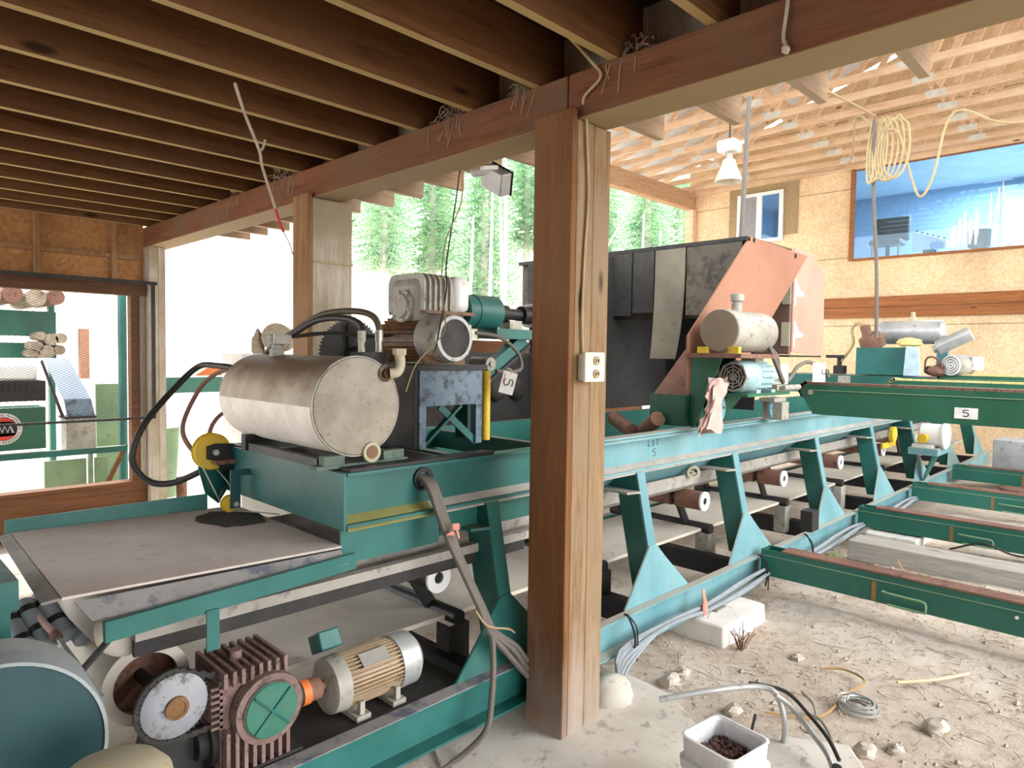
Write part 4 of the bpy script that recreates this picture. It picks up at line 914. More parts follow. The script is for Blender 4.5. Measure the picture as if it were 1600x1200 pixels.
# slanted near side (a parallelogram in the x-z plane) and its inner wall
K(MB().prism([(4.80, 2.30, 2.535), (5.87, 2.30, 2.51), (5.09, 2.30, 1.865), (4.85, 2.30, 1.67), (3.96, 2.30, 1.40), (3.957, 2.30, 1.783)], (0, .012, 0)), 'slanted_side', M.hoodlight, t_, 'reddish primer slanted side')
K(MB().box(3.93, 3.94, 2.29, 2.56, 1.195, 1.40).box(3.941, 4.4, 2.29, 2.30, 1.195, 1.395), 'base_box', M.green, t_, 'green base box')
K(MB().prism([(3.945, 2.315, 1.36), (3.945, 2.57, 1.36), (4.75, 2.57, 1.98), (4.75, 2.315, 1.98)], (.012, 0, -.012)), 'inner_slide', M.rust, t_)
fl_ = [(4.735, 2.33, 2.78, 1.97, 2.495, M.hooddark, 0), (4.73, 2.79, 3.06, 1.63, 2.495, M.flap, .05), (4.725, 3.07, 3.27, 2.0, 2.495, M.flapd, 0), (4.72, 3.28, 3.50, 1.98, 2.495, M.flapd, 0), (4.715, 3.51, 3.80, 1.95, 2.495, M.flapd, 0), (4.715, 3.81, 4.1, 1.95, 2.495, M.flapd, 0), (4.715, 4.11, 4.45, 1.95, 2.495, M.flapd, 0)]
for x, y0, y1, z0, z1, mt, cur in fl_:
    n = 8; vs_ = []; 
    for k in range(n + 1):
        z = z0 + (z1 - z0) * k / n; b_ = cur * (1 - k / n) ** 3
        vs_ += [(x - b_, y0 + b_ * .8, z), (x - b_, y1, z)]
    m = MB(); m.add(vs_, [(2 * k, 2 * k + 1, 2 * k + 3, 2 * k + 2) for k in range(n)])
    m.add([(a + .006, b, c) for a, b, c in vs_], [(2 * k, 2 * k + 2, 2 * k + 3, 2 * k + 1) for k in range(n)])
    K(m, 'hanging_flap', mt, t_, twoside=True)
K(MB().box(4.845, 4.865, 2.29, 2.298, 2.50, 2.53).box(5.60, 5.62, 2.29, 2.298, 2.465, 2.50), 'tab', M.dark, t_)
K(MB().box(4.0, 5.55, 3.46, 3.48, 1.2, 2.48), 'shade_sheet', M.dark, t_)  # dark sheet added in place of the black shade under the hood
# brown box behind
t_ = T('guard_box', 'brown sheet metal guard box with pale hinges at the right end of the hood', 'guard', (5.95, 2.6, 1.65))
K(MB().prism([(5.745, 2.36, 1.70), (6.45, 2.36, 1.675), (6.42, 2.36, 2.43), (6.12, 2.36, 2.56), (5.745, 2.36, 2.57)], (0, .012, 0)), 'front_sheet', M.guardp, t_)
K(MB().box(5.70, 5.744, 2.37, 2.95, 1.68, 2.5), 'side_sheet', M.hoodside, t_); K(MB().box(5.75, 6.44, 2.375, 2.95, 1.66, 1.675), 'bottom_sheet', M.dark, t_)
for z in (2.20, 1.85):
    h_ = K(MB().box(5.69, 5.699, 2.36, 2.43, z - .10, z + .10), 'hinge', M.barrel_y, t_)
    K(MB().prism([(5.765, 2.358, z - .11), (5.79, 2.358, z - .11), (5.80, 2.358, z - .03), (5.96, 2.358, z - .02), (5.96, 2.358, z + .01), (5.86, 2.358, z + .03), (5.79, 2.358, z + .11), (5.765, 2.358, z + .11)], (0, -.003, 0)), 'white_patch', M.white, h_)
# second tank, its table and motor
tm2 = tank_mat('tank_paint_two', .6)
t_ = T('oil_tank', 'smaller silver oil tank lying on a green table in front of the hood', 'tank', (4.05, 2.0, 1.675))
K(MB().lathe((3.975, 2.09, 1.818), (1, 0, 0), [(0, .131), (.004, .135), (.56, .135), (.59, .118), (.605, .07)], 44), 'tank_shell', M.grey, t_)
K(MB().cyl((3.968, 2.09, 1.818), (3.975, 2.09, 1.818), .128, n=44), 'end_plate', paint('tan_tank_end', '#7a6a57', '#897963', '#5b4d3e', .4, 3, .7), t_)
f_ = K(MB().lathe((4.16, 2.07, 1.94), (0, 0, 1), [(0, .034), (.06, .034), (.062, .028), (.07, .028), (.072, .043), (.115, .043), (.12, .03)], 20), 'filler_neck', M.grey, t_)
for y in (1.985, 2.195): K(MB().box(3.955, 3.99, y - .035, y + .035, 1.674, 1.715), 'saddle_lug', M.yellow, t_, 'yellow saddle lug')
t_ = T('motor_table', 'green steel table on slanted brackets bolted to the trough', 'stand', (4.2, 2.1, 1.2))
K(MB().box(3.95, 4.50, 1.93, 2.29, 1.645, 1.672), 'table_top', M.rust, t_)
K(MB().prism([(3.98, 2.07, 1.644), (3.98, 2.285, 1.644), (3.98, 2.285, 1.195), (3.98, 2.25, 1.195)], (.012, 0, 0)), 'side_bracket', M.green, t_)
K(MB().prism([(4.36, 2.17, 1.644), (4.36, 2.285, 1.644), (4.36, 2.285, 1.25), (4.36, 2.25, 1.25)], (.012, 0, 0)), 'side_bracket', M.green, t_)
K(MB().box(4.03, 4.06, 2.25, 2.285, 1.195, 1.60), 'upright', M.tealc, t_); K(MB().prism([(4.15, 2.26, 1.40), (4.72, 2.26, 1.40), (4.5, 2.26, 1.28), (4.2, 2.26, 1.195)], (0, .012, 0)), 'gusset', M.green, t_)
K(MB().box(4.08, 4.72, 1.94, 2.25, 1.40, 1.42), 'motor_shelf', M.green, t_)
t_ = T('electric_motor', 'pale aqua motor with a spoked fan guard under the silver tank', 'motor', (4.3, 2.05, 1.42))
K(MB().lathe((4.10, 2.05, 1.525), (1, 0, 0), [(0, .085), (.03, .105), (.20, .105), (.205, .09), (.42, .09), (.43, .07)], 36), 'body', M.motora, t_)
m = MB().ring((4.088, 2.05, 1.525), (4.099, 2.05, 1.525), .098, .088, 8)
for rr in (.068, .046, .024): m.ring((4.09, 2.05, 1.525), (4.096, 2.05, 1.525), rr + .004, rr - .003, 8)
for k in range(8):
    a = PI / 4 * k; u = V((0, math.cos(a), math.sin(a))); c_ = V((4.092, 2.05, 1.525)); m.bar(c_ + u * .012, c_ + u * .09, .004, .005)
m.cyl((4.088, 2.05, 1.525), (4.097, 2.05, 1.525), .017, n=10)
K(m, 'fan_guard', M.grey, t_); K(MB().cyl((4.0965, 2.05, 1.525), (4.0995, 2.05, 1.525), .08, n=28), 'fan_disc', M.black, t_)
m = MB()
for k in range(16):
    a = 2 * PI * k / 16; u = V((0, math.cos(a), math.sin(a))); m.bar(V((4.31, 2.05, 1.525)) + u * .096, V((4.51, 2.05, 1.525)) + u * .096, .006, .016, u)
K(m, 'cooling_fin', M.motora, t_); K(MB().box(4.3, 4.42, 2.0, 2.1, 1.62, 1.66), 'terminal_box', M.grey, t_)
for xf in (4.2, 4.42): K(MB().box(xf, xf + .06, 1.94, 2.16, 1.421, 1.44), 'foot', M.motora, t_)
S(MB().tube([(4.40, 2.02, 1.80), (4.5, 2.0, 1.72), (4.58, 1.98, 1.60), (4.72, 1.99, 1.48)], .016, 8), 'hydraulic_hose', M.hoseg, 'grey hose dropping from the silver tank behind the white card', 'hose')
S(MB().tube([(4.52, 2.03, 1.74), (4.62, 2.0, 1.66), (4.72, 2.02, 1.55), (4.86, 2.05, 1.47)], .014, 8), 'hydraulic_hose', M.hoseg, 'second thinner grey hose dropping from the right end of the silver tank', 'hose')
S(MB().tube([(4.86, 2.05, 1.47), (5.0, 2.06, 1.50), (5.2, 2.08, 1.59), (5.42, 2.08, 1.62), (5.6, 2.04, 1.56), (5.65, 2.02, 1.50)], .015, 8), 'hydraulic_hose', M.hoseg, 'grey hose arching between the pulleys and the green arm end', 'hose')
S(MB().box(4.72, 4.86, 2.03, 2.12, 1.421, 1.46).box(4.80, 5.0, 2.08, 2.2, 1.33, 1.36).box(4.86, 4.98, 2.05, 2.20, 1.20, 1.329).cyl((4.75, 2.0, 1.44), (5.02, 2.0, 1.44), .02), 'valve_block', M.grey, 'cluster of grey valve fittings right of the aqua motor', 'valve', bevel=.004)
def pulley(x, y, z, r, label):
    t_ = T('timing_disc', label, 'disc', (x, y, z - r)); pts = []
    K(MB().cyl((x, y, z), (x, y + .02, z), r, n=36), 'disc', M.aqua, t_)
    K(MB().cyl((x, y - .012, z), (x, y, z), r * .35, n=18), 'hub', M.dark, t_)
    for k in range(6):
        a = PI / 3 * k; K(MB().cyl((x + r * .75 * math.cos(a), y - .002, z + r * .75 * math.sin(a)), (x + r * .75 * math.cos(a), y, z + r * .75 * math.sin(a)), r * .09, n=8), 'hole', M.black, t_)
pulley(4.00, 2.10, 1.325, .105, 'aqua disc half hidden by the crumpled paper bag')
pulley(4.90, 2.12, 1.285, .085, 'small aqua disc under the white card at the trough edge')
# crumpled paper bag
m = MB()
n = 22; mm = 12; vs_ = []
for j in range(mm + 1):
    tt = j / mm
    wx = .105 + .085 * abs(tt - .42) * 2; cz_ = 1.505 - .31 * tt; cx_ = 3.93 - .12 * tt; cy_ = 2.065 - .02 * tt
    for i in range(n):
        a = 2 * PI * i / n; k = 1 + .55 * noise.noise(V((math.cos(a) * 2.2, math.sin(a) * 2.2, tt * 5))) + .25 * noise.noise(V((math.cos(a) * 6, math.sin(a) * 6, tt * 12)))
        vs_.append((cx_ + wx * .62 * k * math.cos(a), cy_ + .032 * k * math.sin(a), cz_ + .02 * k * math.cos(a * 3)))
m.add(vs_, [(j * n + i, j * n + (i + 1) % n, (j + 1) * n + (i + 1) % n, (j + 1) * n + i) for j in range(mm) for i in range(n)] + [tuple(range(n)), tuple(range(mm * n, mm * n + n))])
S(m, 'paper_bag', M.paperbag, 'crumpled pinkish paper bag draped over the trough edge', 'bag', ang=15)
t_, c, u, v, n = tag5('lot_tag', 'blank white card stuck up beside the aqua motor', (4.82, 2.05, 1.535), (.70, -.71, -.05), (.03, -.03, 1), .105, .14)
K(MB().tube([c - u * .03 - v * .06, c - u * .09 - v * .17], .003, 5), 'tie_string', M.rope, t_)
t_, c, u, v, n = tag5('lot_tag', 'white lot tag numbered 5 hanging off the green arm end', (5.29, 1.96, 1.545), (.70, -.71, .0), (.0, 0, 1), .095, .145)
text_mark('5', c + n * .002 + u * .02 + v * .025, -v, u, .05, .0035, 'number', M.ink, t_)

# ---------------------------------------------------------------- green chain arms and pit beams
def arm(x, yend, z0, z1, label, chain_m, sticker=False):
    t_ = T('chain_transfer', label, 'conveyor arm', (x, 0, z0), 'raised green chain arms')
    K(MB().prism([(x, yend - .10, z0), (x, -3, z0), (x, -3, z1), (x, yend - .04, z1), (x, yend, z1 - .06)], (.012, 0, 0)), 'side_plate', M.green, t_)
    K(MB().prism([(x + .12, yend - .10, z0), (x + .12, -3, z0), (x + .12, -3, z1), (x + .12, yend - .04, z1), (x + .12, yend, z1 - .06)], (.012, 0, 0)), 'side_plate', M.green, t_)
    K(MB().box(x + .013, x + .119, -3, yend - .11, z0, z0 + .01), 'bottom_plate', M.green, t_)
    K(MB().box(x + .0, x - .006, -3, yend - .08, z1 - .045, z1 - .04), 'weld_line', M.oldgreen, t_)
    m = MB(); k = yend - .06
    while k > -1.2: m.box(x + .02, x + .11, k - .068, k, z1 - .012, z1 + .018); k -= .072
    K(m, 'chain', chain_m, t_)
    m = MB()
    for j in range(7):
        a = PI * j / 6; m.obox((x + .066, yend - .04 + .05 * math.sin(a), (z1 - .045) + .055 * math.cos(a)), (.085, .05, .025), Matrix.Rotation(-a, 3, 'X'))
    K(m, 'nose_sprocket', M.rust if chain_m is M.rust else chain_m, t_)
    return t_
t_ = arm(5.35, 2.12, 1.222, 1.45, 'green chain arm in front with the number 5 sticker on its side', M.rust)
st_ = K(MB().box(5.346, 5.349, .955, 1.088, 1.262, 1.335), 'number_sticker', M.card, t_, 'white sticker with a 5')
text_mark('5', (5.345, 1.04, 1.278), (0, -1, 0), (0, 0, 1), .042, .003, 'number', M.ink, st_)
K(MB().cyl((5.34, 2.04, 1.39), (5.35, 2.04, 1.39), .02, n=12), 'axle_end', M.grey, t_)
arm(7.62, 2.12, 1.25, 1.44, 'green chain arm with a pale chain, second one back', M.yel_cloth)
arm(9.53, 2.12, 1.25, 1.47, 'green chain arm with a pale chain, farthest one back', M.yel_cloth)
m = MB()
for xx in (5.41, 7.68, 9.59): pass
S(MB().box(5.2, 9.9, -2.6, -2.5, 0.0, 1.22), 'wide_stand', M.green, 'green stand under the right ends of the chain arms', 'frame')

PB = [(4.45, 'green floor beam nearest the camera with a brown rusty top'), (6.38, 'green floor beam second from the camera, rust streak in the middle'), (8.04, 'green floor beam third from the camera'), (9.81, 'green floor beam farthest back, short view beside the grey box')]
pb = None
def pit_beam(x):
    t_ = T('floor_beam', PB[0][1], 'beam', (x, .6, .19), 'green beams lying across the floor')
    m = MB().box(x, x + .012, -1.6, 1.99, .185, .36)
    K(m, 'side_plate', M.greenr, t_); K(MB().box(x + .11, x + .122, -1.6, 1.99, .185, .36), 'side_plate', M.greenr, t_)
    K(MB().box(x - .005, x + .125, -1.6, 1.85, .361, .372), 'top_strip', M.rust, t_)
    K(MB().box(x + .013, x + .109, 1.975, 1.985, .185, .36), 'end_plate', M.greenr, t_)
    K(MB().box(x - .004, x - .0005, -1.6, 1.98, .318, .323), 'weld_line', M.oldgreen, t_)
    K(MB().box(x - .003, x - .0005, 1.27, 1.295, .19, .31), 'rust_stripe', M.yellow if False else plain('ochre_rust', '#8a6a3c', .9), t_)
    h = K(MB().tube([(x - .002, 1.225, .262), (x - .03, 1.22, .265), (x - .03, 1.10, .262), (x - .03, 1.02, .26), (x - .03, 1.0, .245), (x - .03, 1.0, .205), (x - .028, 1.02, .195), (x - .028, 1.2, .197)], .007, 6), 'grab_handle', M.oldgreen, t_)
    K(MB().cyl((x - .004, .58, .285), (x, .58, .285), .009, n=10), 'rivet', M.white, t_)
    return t_
pb = pit_beam(4.45)
for x, l in PB[1:]: dup(pb, (x - 4.45, 0, 0), l)

S(MB().box(10.0, 10.5, 1.16, 1.62, .2, .70), 'metal_box', M.alu, 'grey metal box standing on the floor at the far right edge', 'box', bevel=.01)
S(MB().cyl((9.55, 1.30, .08), (9.55, 1.30, .20), .16, n=28), 'steel_drum', M.rust, 'low rusty brown drum beside the farthest floor beam', 'drum')
t_ = T('electric_motor', 'white motor on an aqua bracket under the front green arm', 'motor', (8.7, 1.95, .7))
K(MB().lathe((8.58, 2.06, .83), (0, -1, 0), [(0, .09), (.02, .12), (.22, .125), (.23, .15), (.25, .15), (.27, .12), (.28, .04)], 32), 'body', M.white, t_); K(MB().box(8.42, 8.74, 1.9, 2.1, .695, .73), 'foot', M.white, t_)
K(MB().lathe((8.45, 1.99, .80), (-1, 0, 0), [(0, .05), (.1, .05)], 18), 'yellow_cap', M.yellow, t_)
t_ = T('motor_bracket', 'aqua triangular bracket under the white motor', 'bracket', (8.6, 1.98, .35))
K(MB().box(8.36, 8.84, 1.84, 2.12, .62, .694), 'shelf', M.aqua, t_); K(MB().prism([(8.44, 1.9, .62), (8.80, 1.9, .62), (8.70, 2.02, .305), (8.6, 2.02, .305)], (0, .012, 0)), 'web', M.tealc, t_)
S(MB().lathe((8.12, 2.24, .842), (0, -1, 0), [(0, .05), (.01, .085), (.05, .085), (.06, .05)], 24).box(7.9, 8.35, 2.241, 2.26, .70, .757), 'yellow_pulley', M.yellow, 'yellow pulley wheel under the trough beyond the fourth leg', 'pulley')

# ---------------------------------------------------------------- far machine against the back wall
t_ = T('hydraulic_cabinet', 'green hydraulic cabinet standing before the back wall', 'cabinet', (9.5, 2.75, 1.0))
K(MB().box(9.4, 9.9, 2.43, 3.03, 1.45, 1.80), 'cabinet_box', M.tealc, t_, bevel=.01); K(MB().box(9.3, 10.2, 2.22, 4.0, 1.2, 1.44), 'base_frame', M.teal, t_)
K(MB().box(9.288, 9.299, 3.05, 3.20, 1.2, 1.43), 'rusty_plate', M.grey, t_)
K(MB().box(9.9, 10.0, 3.8, 3.9, 0, 1.199), 'leg', M.teal, t_)
S(MB().lathe((9.55, 2.83, 1.79), (-.2, .25, .5), [(0, .13), (.12, .15), (.2, .13), (.22, .06)], 24).cyl((9.45, 2.9, 1.9), (9.45, 2.95, 2.08), .06), 'hydraulic_pump', M.rust, 'brown pump sitting on the green hydraulic cabinet', 'pump')
S(MB().tube([(9.5, 2.95, 2.08), (9.5, 3.05, 2.12), (9.5, 3.12, 2.03), (9.5, 3.10, 1.85), (9.5, 3.2, 1.68), (9.5, 3.3, 1.55)], .02, 8), 'pump_hose', M.beige, 'beige hose curling off the brown pump', 'hose')
t_ = T('air_tank', 'pale grey horizontal air tank on an aqua stand by the back wall', 'tank', (9.8, 2.6, 1.44))
K(MB().lathe((9.85, 2.88, 2.0), (0, -1, 0), [(-.03, .06), (0, .13), (.03, .15), (.70, .15), (.73, .13), (.76, .06)], 32), 'tank_shell', M.alu, t_)
K(MB().cyl((9.85, 2.5, 2.14), (9.85, 2.5, 2.20), .04).cyl((9.85, 2.5, 2.2), (9.85, 2.5, 2.26), .025), 'valve', M.barrel_y, t_)
K(MB().box(9.75, 9.85, 2.08, 2.20, 1.445, 1.95), 'stand_leg', M.aqua, t_)
S(MB().prism([(9.38, 2.27, 1.45), (9.38, 2.46, 1.45), (9.38, 2.44, 1.82), (9.38, 2.30, 1.80)], (-.04, 0, 0)), 'hanging_cloth', M.pale_blue, 'pale blue cloth hanging on the right side of the green cabinet', 'cloth', bevel=.01)
S(MB().blob((9.42, 2.42, 1.86), .06, .14, .06, 12, 8, .5, 5), 'rag', M.yel_cloth, 'pale yellow rag on top of the green cabinet', 'rag')
S(MB().cyl((9.5, 2.13, 1.80), (9.5, 1.80, 1.97), .085, n=24).cyl((9.5, 2.18, 1.775), (9.5, 2.13, 1.80), .045), 'cylinder_guard', M.alu, 'pale tilted cylinder right of the pale air tank', 'cylinder')
t_ = T('electric_motor', 'grey round motor with a ringed face before the back wall', 'motor', (9.6, 1.95, 1.46))
K(MB().lathe((9.5, 1.98, 1.59), (.9, -.44, 0), [(0, .125), (.25, .12), (.26, .08)], 32), 'body', M.grey, t_)
for rr in (.12, .09, .06, .03): K(MB().ring(V((9.48, 1.99, 1.59)), V((9.5, 1.98, 1.59)), rr, rr - .012, 28), 'guard_ring', M.white, t_)
K(MB().box(9.62, 9.72, 1.7, 1.8, 1.54, 1.7), 'terminal_box', M.white, t_)
S(MB().blob((9.55, 2.15, 1.52), .14, .13, .07, 14, 8, .4, 8).tube([(9.5, 2.26, 1.5), (9.5, 2.25, 1.66), (9.5, 2.16, 1.68), (9.5, 2.05, 1.56)], .012, 6), 'rusty_gear', M.rust, 'rusty brown gear mechanism beside the green cabinet', 'gear')
S(MB().box(9.45, 9.6, 3.2, 3.32, 1.45, 1.56).cyl((9.5, 3.26, 1.56), (9.5, 3.26, 1.66), .03).box(9.45, 9.55, 3.2, 3.42, 1.66, 1.70), 'valve_lever', M.dark, 'dark lever valve left of the green cabinet', 'valve')

# machinery glimpsed between the pedestal and the big post
S(MB().box(3.15, 4.2, 3.75, 4.3, 1.0, 1.66).cyl((3.62, 3.76, 1.38), (3.62, 3.68, 1.38), .09).cyl((3.85, 3.76, 1.38), (3.85, 3.68, 1.38), .09), 'machine_housing', M.dark, 'dark grey machine housing low behind the trough', 'machine', bevel=.06)
t_ = T('plank_wall', 'low brown plank wall behind the dark machine housing', 'wall', (6.5, 5.6, 0))
for k in range(9): K(MB().box(4.6, 8.4, 5.6, 5.64, .2 * k, .2 * k + .195), 'plank', M.plank, t_)

# ---------------------------------------------------------------- ground things on the right
def cblock(x, y, w_, d_, h_, label):
    m = MB(); n = 7; vs_ = []
    bm = bmesh.new(); bmesh.ops.create_cube(bm, size=1); bmesh.ops.subdivide_edges(bm, edges=bm.edges, cuts=6, use_grid_fill=True)
    m.v = []
    for v_ in bm.verts:
        p = V((v_.co.x * w_, v_.co.y * d_, v_.co.z * h_)); nz = noise.noise(p * 9 + V((x, y, 0)))
        p *= 1 + .05 * nz; m.v.append((x + p.x, y + p.y, h_ / 2 - .03 + p.z))
    m.f = [tuple(q.index for q in f.verts) for f in bm.faces]; bm.free()
    return S(m, 'concrete_block', M.conw, label, 'block', 'concrete blocks under the base rail', bevel=.012)
cblock(3.83, 2.03, .55, .48, .152, 'pale concrete block under the base rail nearest the big post')
cblock(6.55, 1.70, .55, .40, .2, 'pale concrete block beside the base rail between two green floor beams')
S(MB().box(3.72, 3.74, 1.93, 2.05, .158, .215).box(3.95, 3.97, 1.93, 2.05, .158, .215).box(3.70, 4.0, 1.92, 2.06, .11, .132) if False else MB().prism([(3.74, 1.93, .132), (3.86, 1.93, .132), (3.86, 1.93, .123), (3.74, 1.93, .123)], (0, .1, .0)), 'packer', M.grey, 'thin steel packer between the rail and the nearest concrete block', 'packer')
S(MB().box(5.62, 5.88, -1.5, 1.82, .08, .235), 'squared_timber', M.grey_woody, 'long grey squared timber lying between the first two green floor beams', 'timber', bevel=.008)
# bundle of cables along the base rail
t_ = T('cable_bundle', 'bundle of blue grey cables strapped along the outer base rail', 'cable', (7, 1.96, .16))
for k in range(5):
    o = .012 * (k - 2); pts = [(2.62 + .02 * k, 1.86 + o, .03), (2.78, 1.93 + o, .10 + .018 * k)]
    for j in range(1, 16):
        x = 2.8 + .42 * j; pts.append((x, 1.965 - .016 * (k % 3), .155 + .014 * k + .022 * math.sin(j * 1.6 + k * .5)))
    K(MB().tube(pts, .0115, 6, 4), 'cable', M.cableb, t_)
for x, l in ((2.88, 'black strap round the cables just right of the big post'), (4.42, 'black strap round the cables before the nearest green floor beam'), (5.2, 'black strap round the cables behind the nearest green floor beam')):
    S(MB().tube([(x, 2.0, .32), (x, 1.97, .31), (x, 1.93, .22), (x, 1.94, .12)], .006, 5).tube([(x + .03, 2.0, .31), (x + .03, 1.94, .25), (x + .02, 1.93, .09)], .004, 5), 'cable_strap', M.ink, l, 'strap', 'cable straps')
S(MB().prism([(3.56, 1.94, .30), (3.59, 1.94, .30), (3.60, 1.92, .18), (3.57, 1.92, .17)], (0, -.004, 0)).blob((3.58, 1.925, .2), .025, .012, .045, 8, 6, .5), 'flagging_tape', M.pink, 'pink tape tied round the cable bundle by the leg gusset', 'tape')
# bucket of nuts
t_ = T('plastic_bucket', 'square white plastic bucket holding small brown nuts', 'bucket', (2.23, 1.1, 0))
Mr = Matrix.Rotation(math.radians(-8), 3, 'Z'); bc = V((2.225, 1.105, 0))
def sq(h, z, n=6):
    out = []; r_ = h * .28
    for cx_, cy_, a0 in ((1, 1, 0), (-1, 1, 90), (-1, -1, 180), (1, -1, 270)):
        for k in range(n + 1):
            a = math.radians(a0 + 90 * k / n); out.append(bc + Mr @ V((cx_ * (h - r_) + r_ * math.cos(a), cy_ * (h - r_) + r_ * math.sin(a), z)))
    return out
rings = [sq(.085, .002), sq(.105, .19), sq(.118, .191), sq(.12, .225), sq(.108, .228), sq(.112, .30), sq(.117, .305), sq(.108, .307), sq(.098, .298), sq(.085, .02)]
m = MB(); nn = len(rings[0]); m.v = [tuple(p) for r_ in rings for p in r_]
m.f = [(j * nn + i, j * nn + (i + 1) % nn, (j + 1) * nn + (i + 1) % nn, (j + 1) * nn + i) for j in range(len(rings) - 1) for i in range(nn)] + [tuple(range(nn))[::-1], tuple(range((len(rings) - 1) * nn, len(rings) * nn))]
K(m, 'bucket_body', M.bucket, t_, twoside=False)
m = MB()
for _ in range(260):
    p = bc + Mr @ V((R(-.082, .082), R(-.082, .082), .235 + R(-.012, .014)))
    d = V((R(-1, 1), R(-1, 1), R(-.6, .6))).normalized() * R(.008, .012); m.cyl(p - d, p + d, R(.005, .0075), n=6)
nu = S(m, 'nuts', M.nut, 'small dark brown nuts filling the white bucket', 'nuts', kind='stuff')
# bent tubular frame
t_ = T('bent_chair_frame', 'bent aluminium tube frame dumped on the dirt by the bucket', 'frame', (2.75, 1.15, .05))
K(MB().tube([(2.43, 1.50, .22), (2.60, 1.35, .255), (2.76, 1.225, .26), (2.79, 1.16, .235), (2.78, 1.12, .14), (2.80, 1.13, .03)], .0125, 10), 'frame_tube', M.alu, t_)
K(MB().tube([(2.78, 1.16, .24), (2.80, 1.10, .2), (2.78, 1.0, .13), (2.72, .92, .10), (2.69, .88, .03)], .011, 10), 'frame_tube', M.alu, t_)
K(MB().tube([(2.74, 1.26, .27), (2.82, 1.14, .25), (2.80, 1.02, .19), (2.74, .93, .16), (2.68, .87, .13)], .008, 8), 'frame_tube', M.dark, t_)
K(MB().tube([(2.80, 1.13, .17), (2.86, 1.03, .17), (2.82, .96, .15), (2.76, .92, .13)], .007, 8), 'frame_tube', M.chrome, t_)
K(MB().tube([(2.70, 1.21, .17), (2.66, 1.21, .08), (2.67, 1.20, .02)], .006, 8), 'frame_tube', M.dark, t_)
K(MB().tube([(2.95, 1.12, .21), (2.92, 1.06, .19), (2.86, 1.02, .16)], .006, 8), 'loose_rod', M.chrome, t_)
K(MB().cyl((2.685, .885, .0), (2.69, .88, .10), .017, n=10), 'end_foot', M.black, t_)
m = MB().prism([(2.52, 1.12, .0), (2.80, 1.24, .0), (2.98, .93, .0), (2.74, .74, .0)], (0, 0, .045)); S(m, 'concrete_slab', M.conc, 'flat grey concrete slab half buried under the bent tube frame', 'slab', bevel=.01)
m = MB()
for k in range(6):
    r_ = R(.055, .10); c_ = V((3.38 + R(-.02, .02), 1.03 + R(-.02, .02), .012 + .008 * k))
    m.tube([c_ + V((r_ * math.cos(a * PI / 8), r_ * math.sin(a * PI / 8), R(-.004, .004))) for a in range(17)], .005, 5, 2)
S(m, 'wire_coil', M.alu, 'small tangled grey wire coil lying on the dirt', 'wire')
m = MB().tube([(3.0, 1.30, .03), (3.16, 1.12, .02), (3.45, 1.10, .03), (3.66, 1.08, .03), (3.72, 1.2, .03), (3.66, 1.3, .02)], .006, 5)
S(m, 'bent_cane', M.grass, 'curved dry cane arching round the wire coil', 'stick')
S(MB().tube([(3.72, .95, .05), (3.90, .82, .05), (4.1, .72, .05)], .008, 6), 'pale_stick', M.white_wood, 'pale straight stick lying on the open dirt', 'stick')
S(MB().tube([(6.2, 1.25, .17), (6.0, 1.0, .3), (6.02, .8, .25), (6.1, .5, .27), (6.25, .2, .34)], .008, 6), 'loose_cable', M.hose, 'loose black cable sagging between the timber and the second floor beam', 'cable')
def tuft(x, y, n, h, mt, name, label, z=None):
    z = gz(x, y) if z is None else z; m = MB()
    for _ in range(n):
        a = R(0, 6.28); l = h * R(.5, 1); d = V((math.cos(a) * .4, math.sin(a) * .4, 1)) * l
        p = V((x + R(-.02, .02), y + R(-.02, .02), z)); m.tube([p, p + d * .5, p + d + V((R(-.02, .02), R(-.02, .02), -.1 * l))], .0025, 3, 3)
    S(m, name, mt, label, 'plant', twoside=True)
tuft(3.62, 1.72, 22, .16, M.rust, 'dry_grass_tuft', 'brown dry grass tuft beside the nearest concrete block')
tuft(5.25, 1.78, 26, .10, M.leaf, 'weed', 'small green weed by the cables behind the nearest floor beam', .13)
tuft(5.1, 1.40, 26, .11, M.leaf, 'weed', 'green weed growing between the floor beam and the squared timber, left one', .12)
tuft(5.0, 1.02, 20, .09, M.leaf, 'weed', 'green weed growing between the floor beam and the squared timber, right one', .12)
tuft(4.9, .55, 40, .14, M.fir, 'weed', 'blue green bushy weed at the right edge beside the squared timber', .12)
tuft(5.0, 1.2, 10, .26, M.grass, 'dry_stalks', 'tall dry stalks in front of the squared timber', .12)
tuft(3.58, 1.98, 5, .2, M.grass, 'dry_stalks', 'thin dry stalk leaning on the nearest concrete block')
# stones one can count
for i, (x, y, r_, l) in enumerate([(2.93, 1.42, .045, 'white stone left of the bent tube frame'), (3.02, .88, .05, 'white stone right of the bent tube frame'), (3.15, .80, .04, 'second white stone right of the bent tube frame'), (2.98, 1.78, .06, 'grey stone near the hole beside the big post'), (3.12, 1.79, .04, 'small grey stone by the strap right of the big post'), (3.72, 1.44, .035, 'small white stone out on the open dirt'), (3.45, .72, .06, 'flat pale stone right of the wire coil')]):
    S(MB().blob((x, y, gz(x, y) + r_ * .3), r_, r_ * .8, r_ * .6, 12, 8, .5, i), 'stone', M.rock, l, 'stone', 'stones on the dirt')
def blocked(x, y):
    if (x - 2.26) ** 2 + (y - 1.86) ** 2 < .66 ** 2: return True
    return any(a < x < b and c < y < d for a, b, c, d in ((3.54, 4.12, 1.78, 2.28), (6.26, 6.84, 1.48, 1.92), (5.6, 5.9, -2, 1.84), (2.1, 2.36, .97, 1.24), (2.5, 3.0, .72, 1.25), (4.43, 4.6, -2, 2), (6.36, 6.52, -2, 2)))
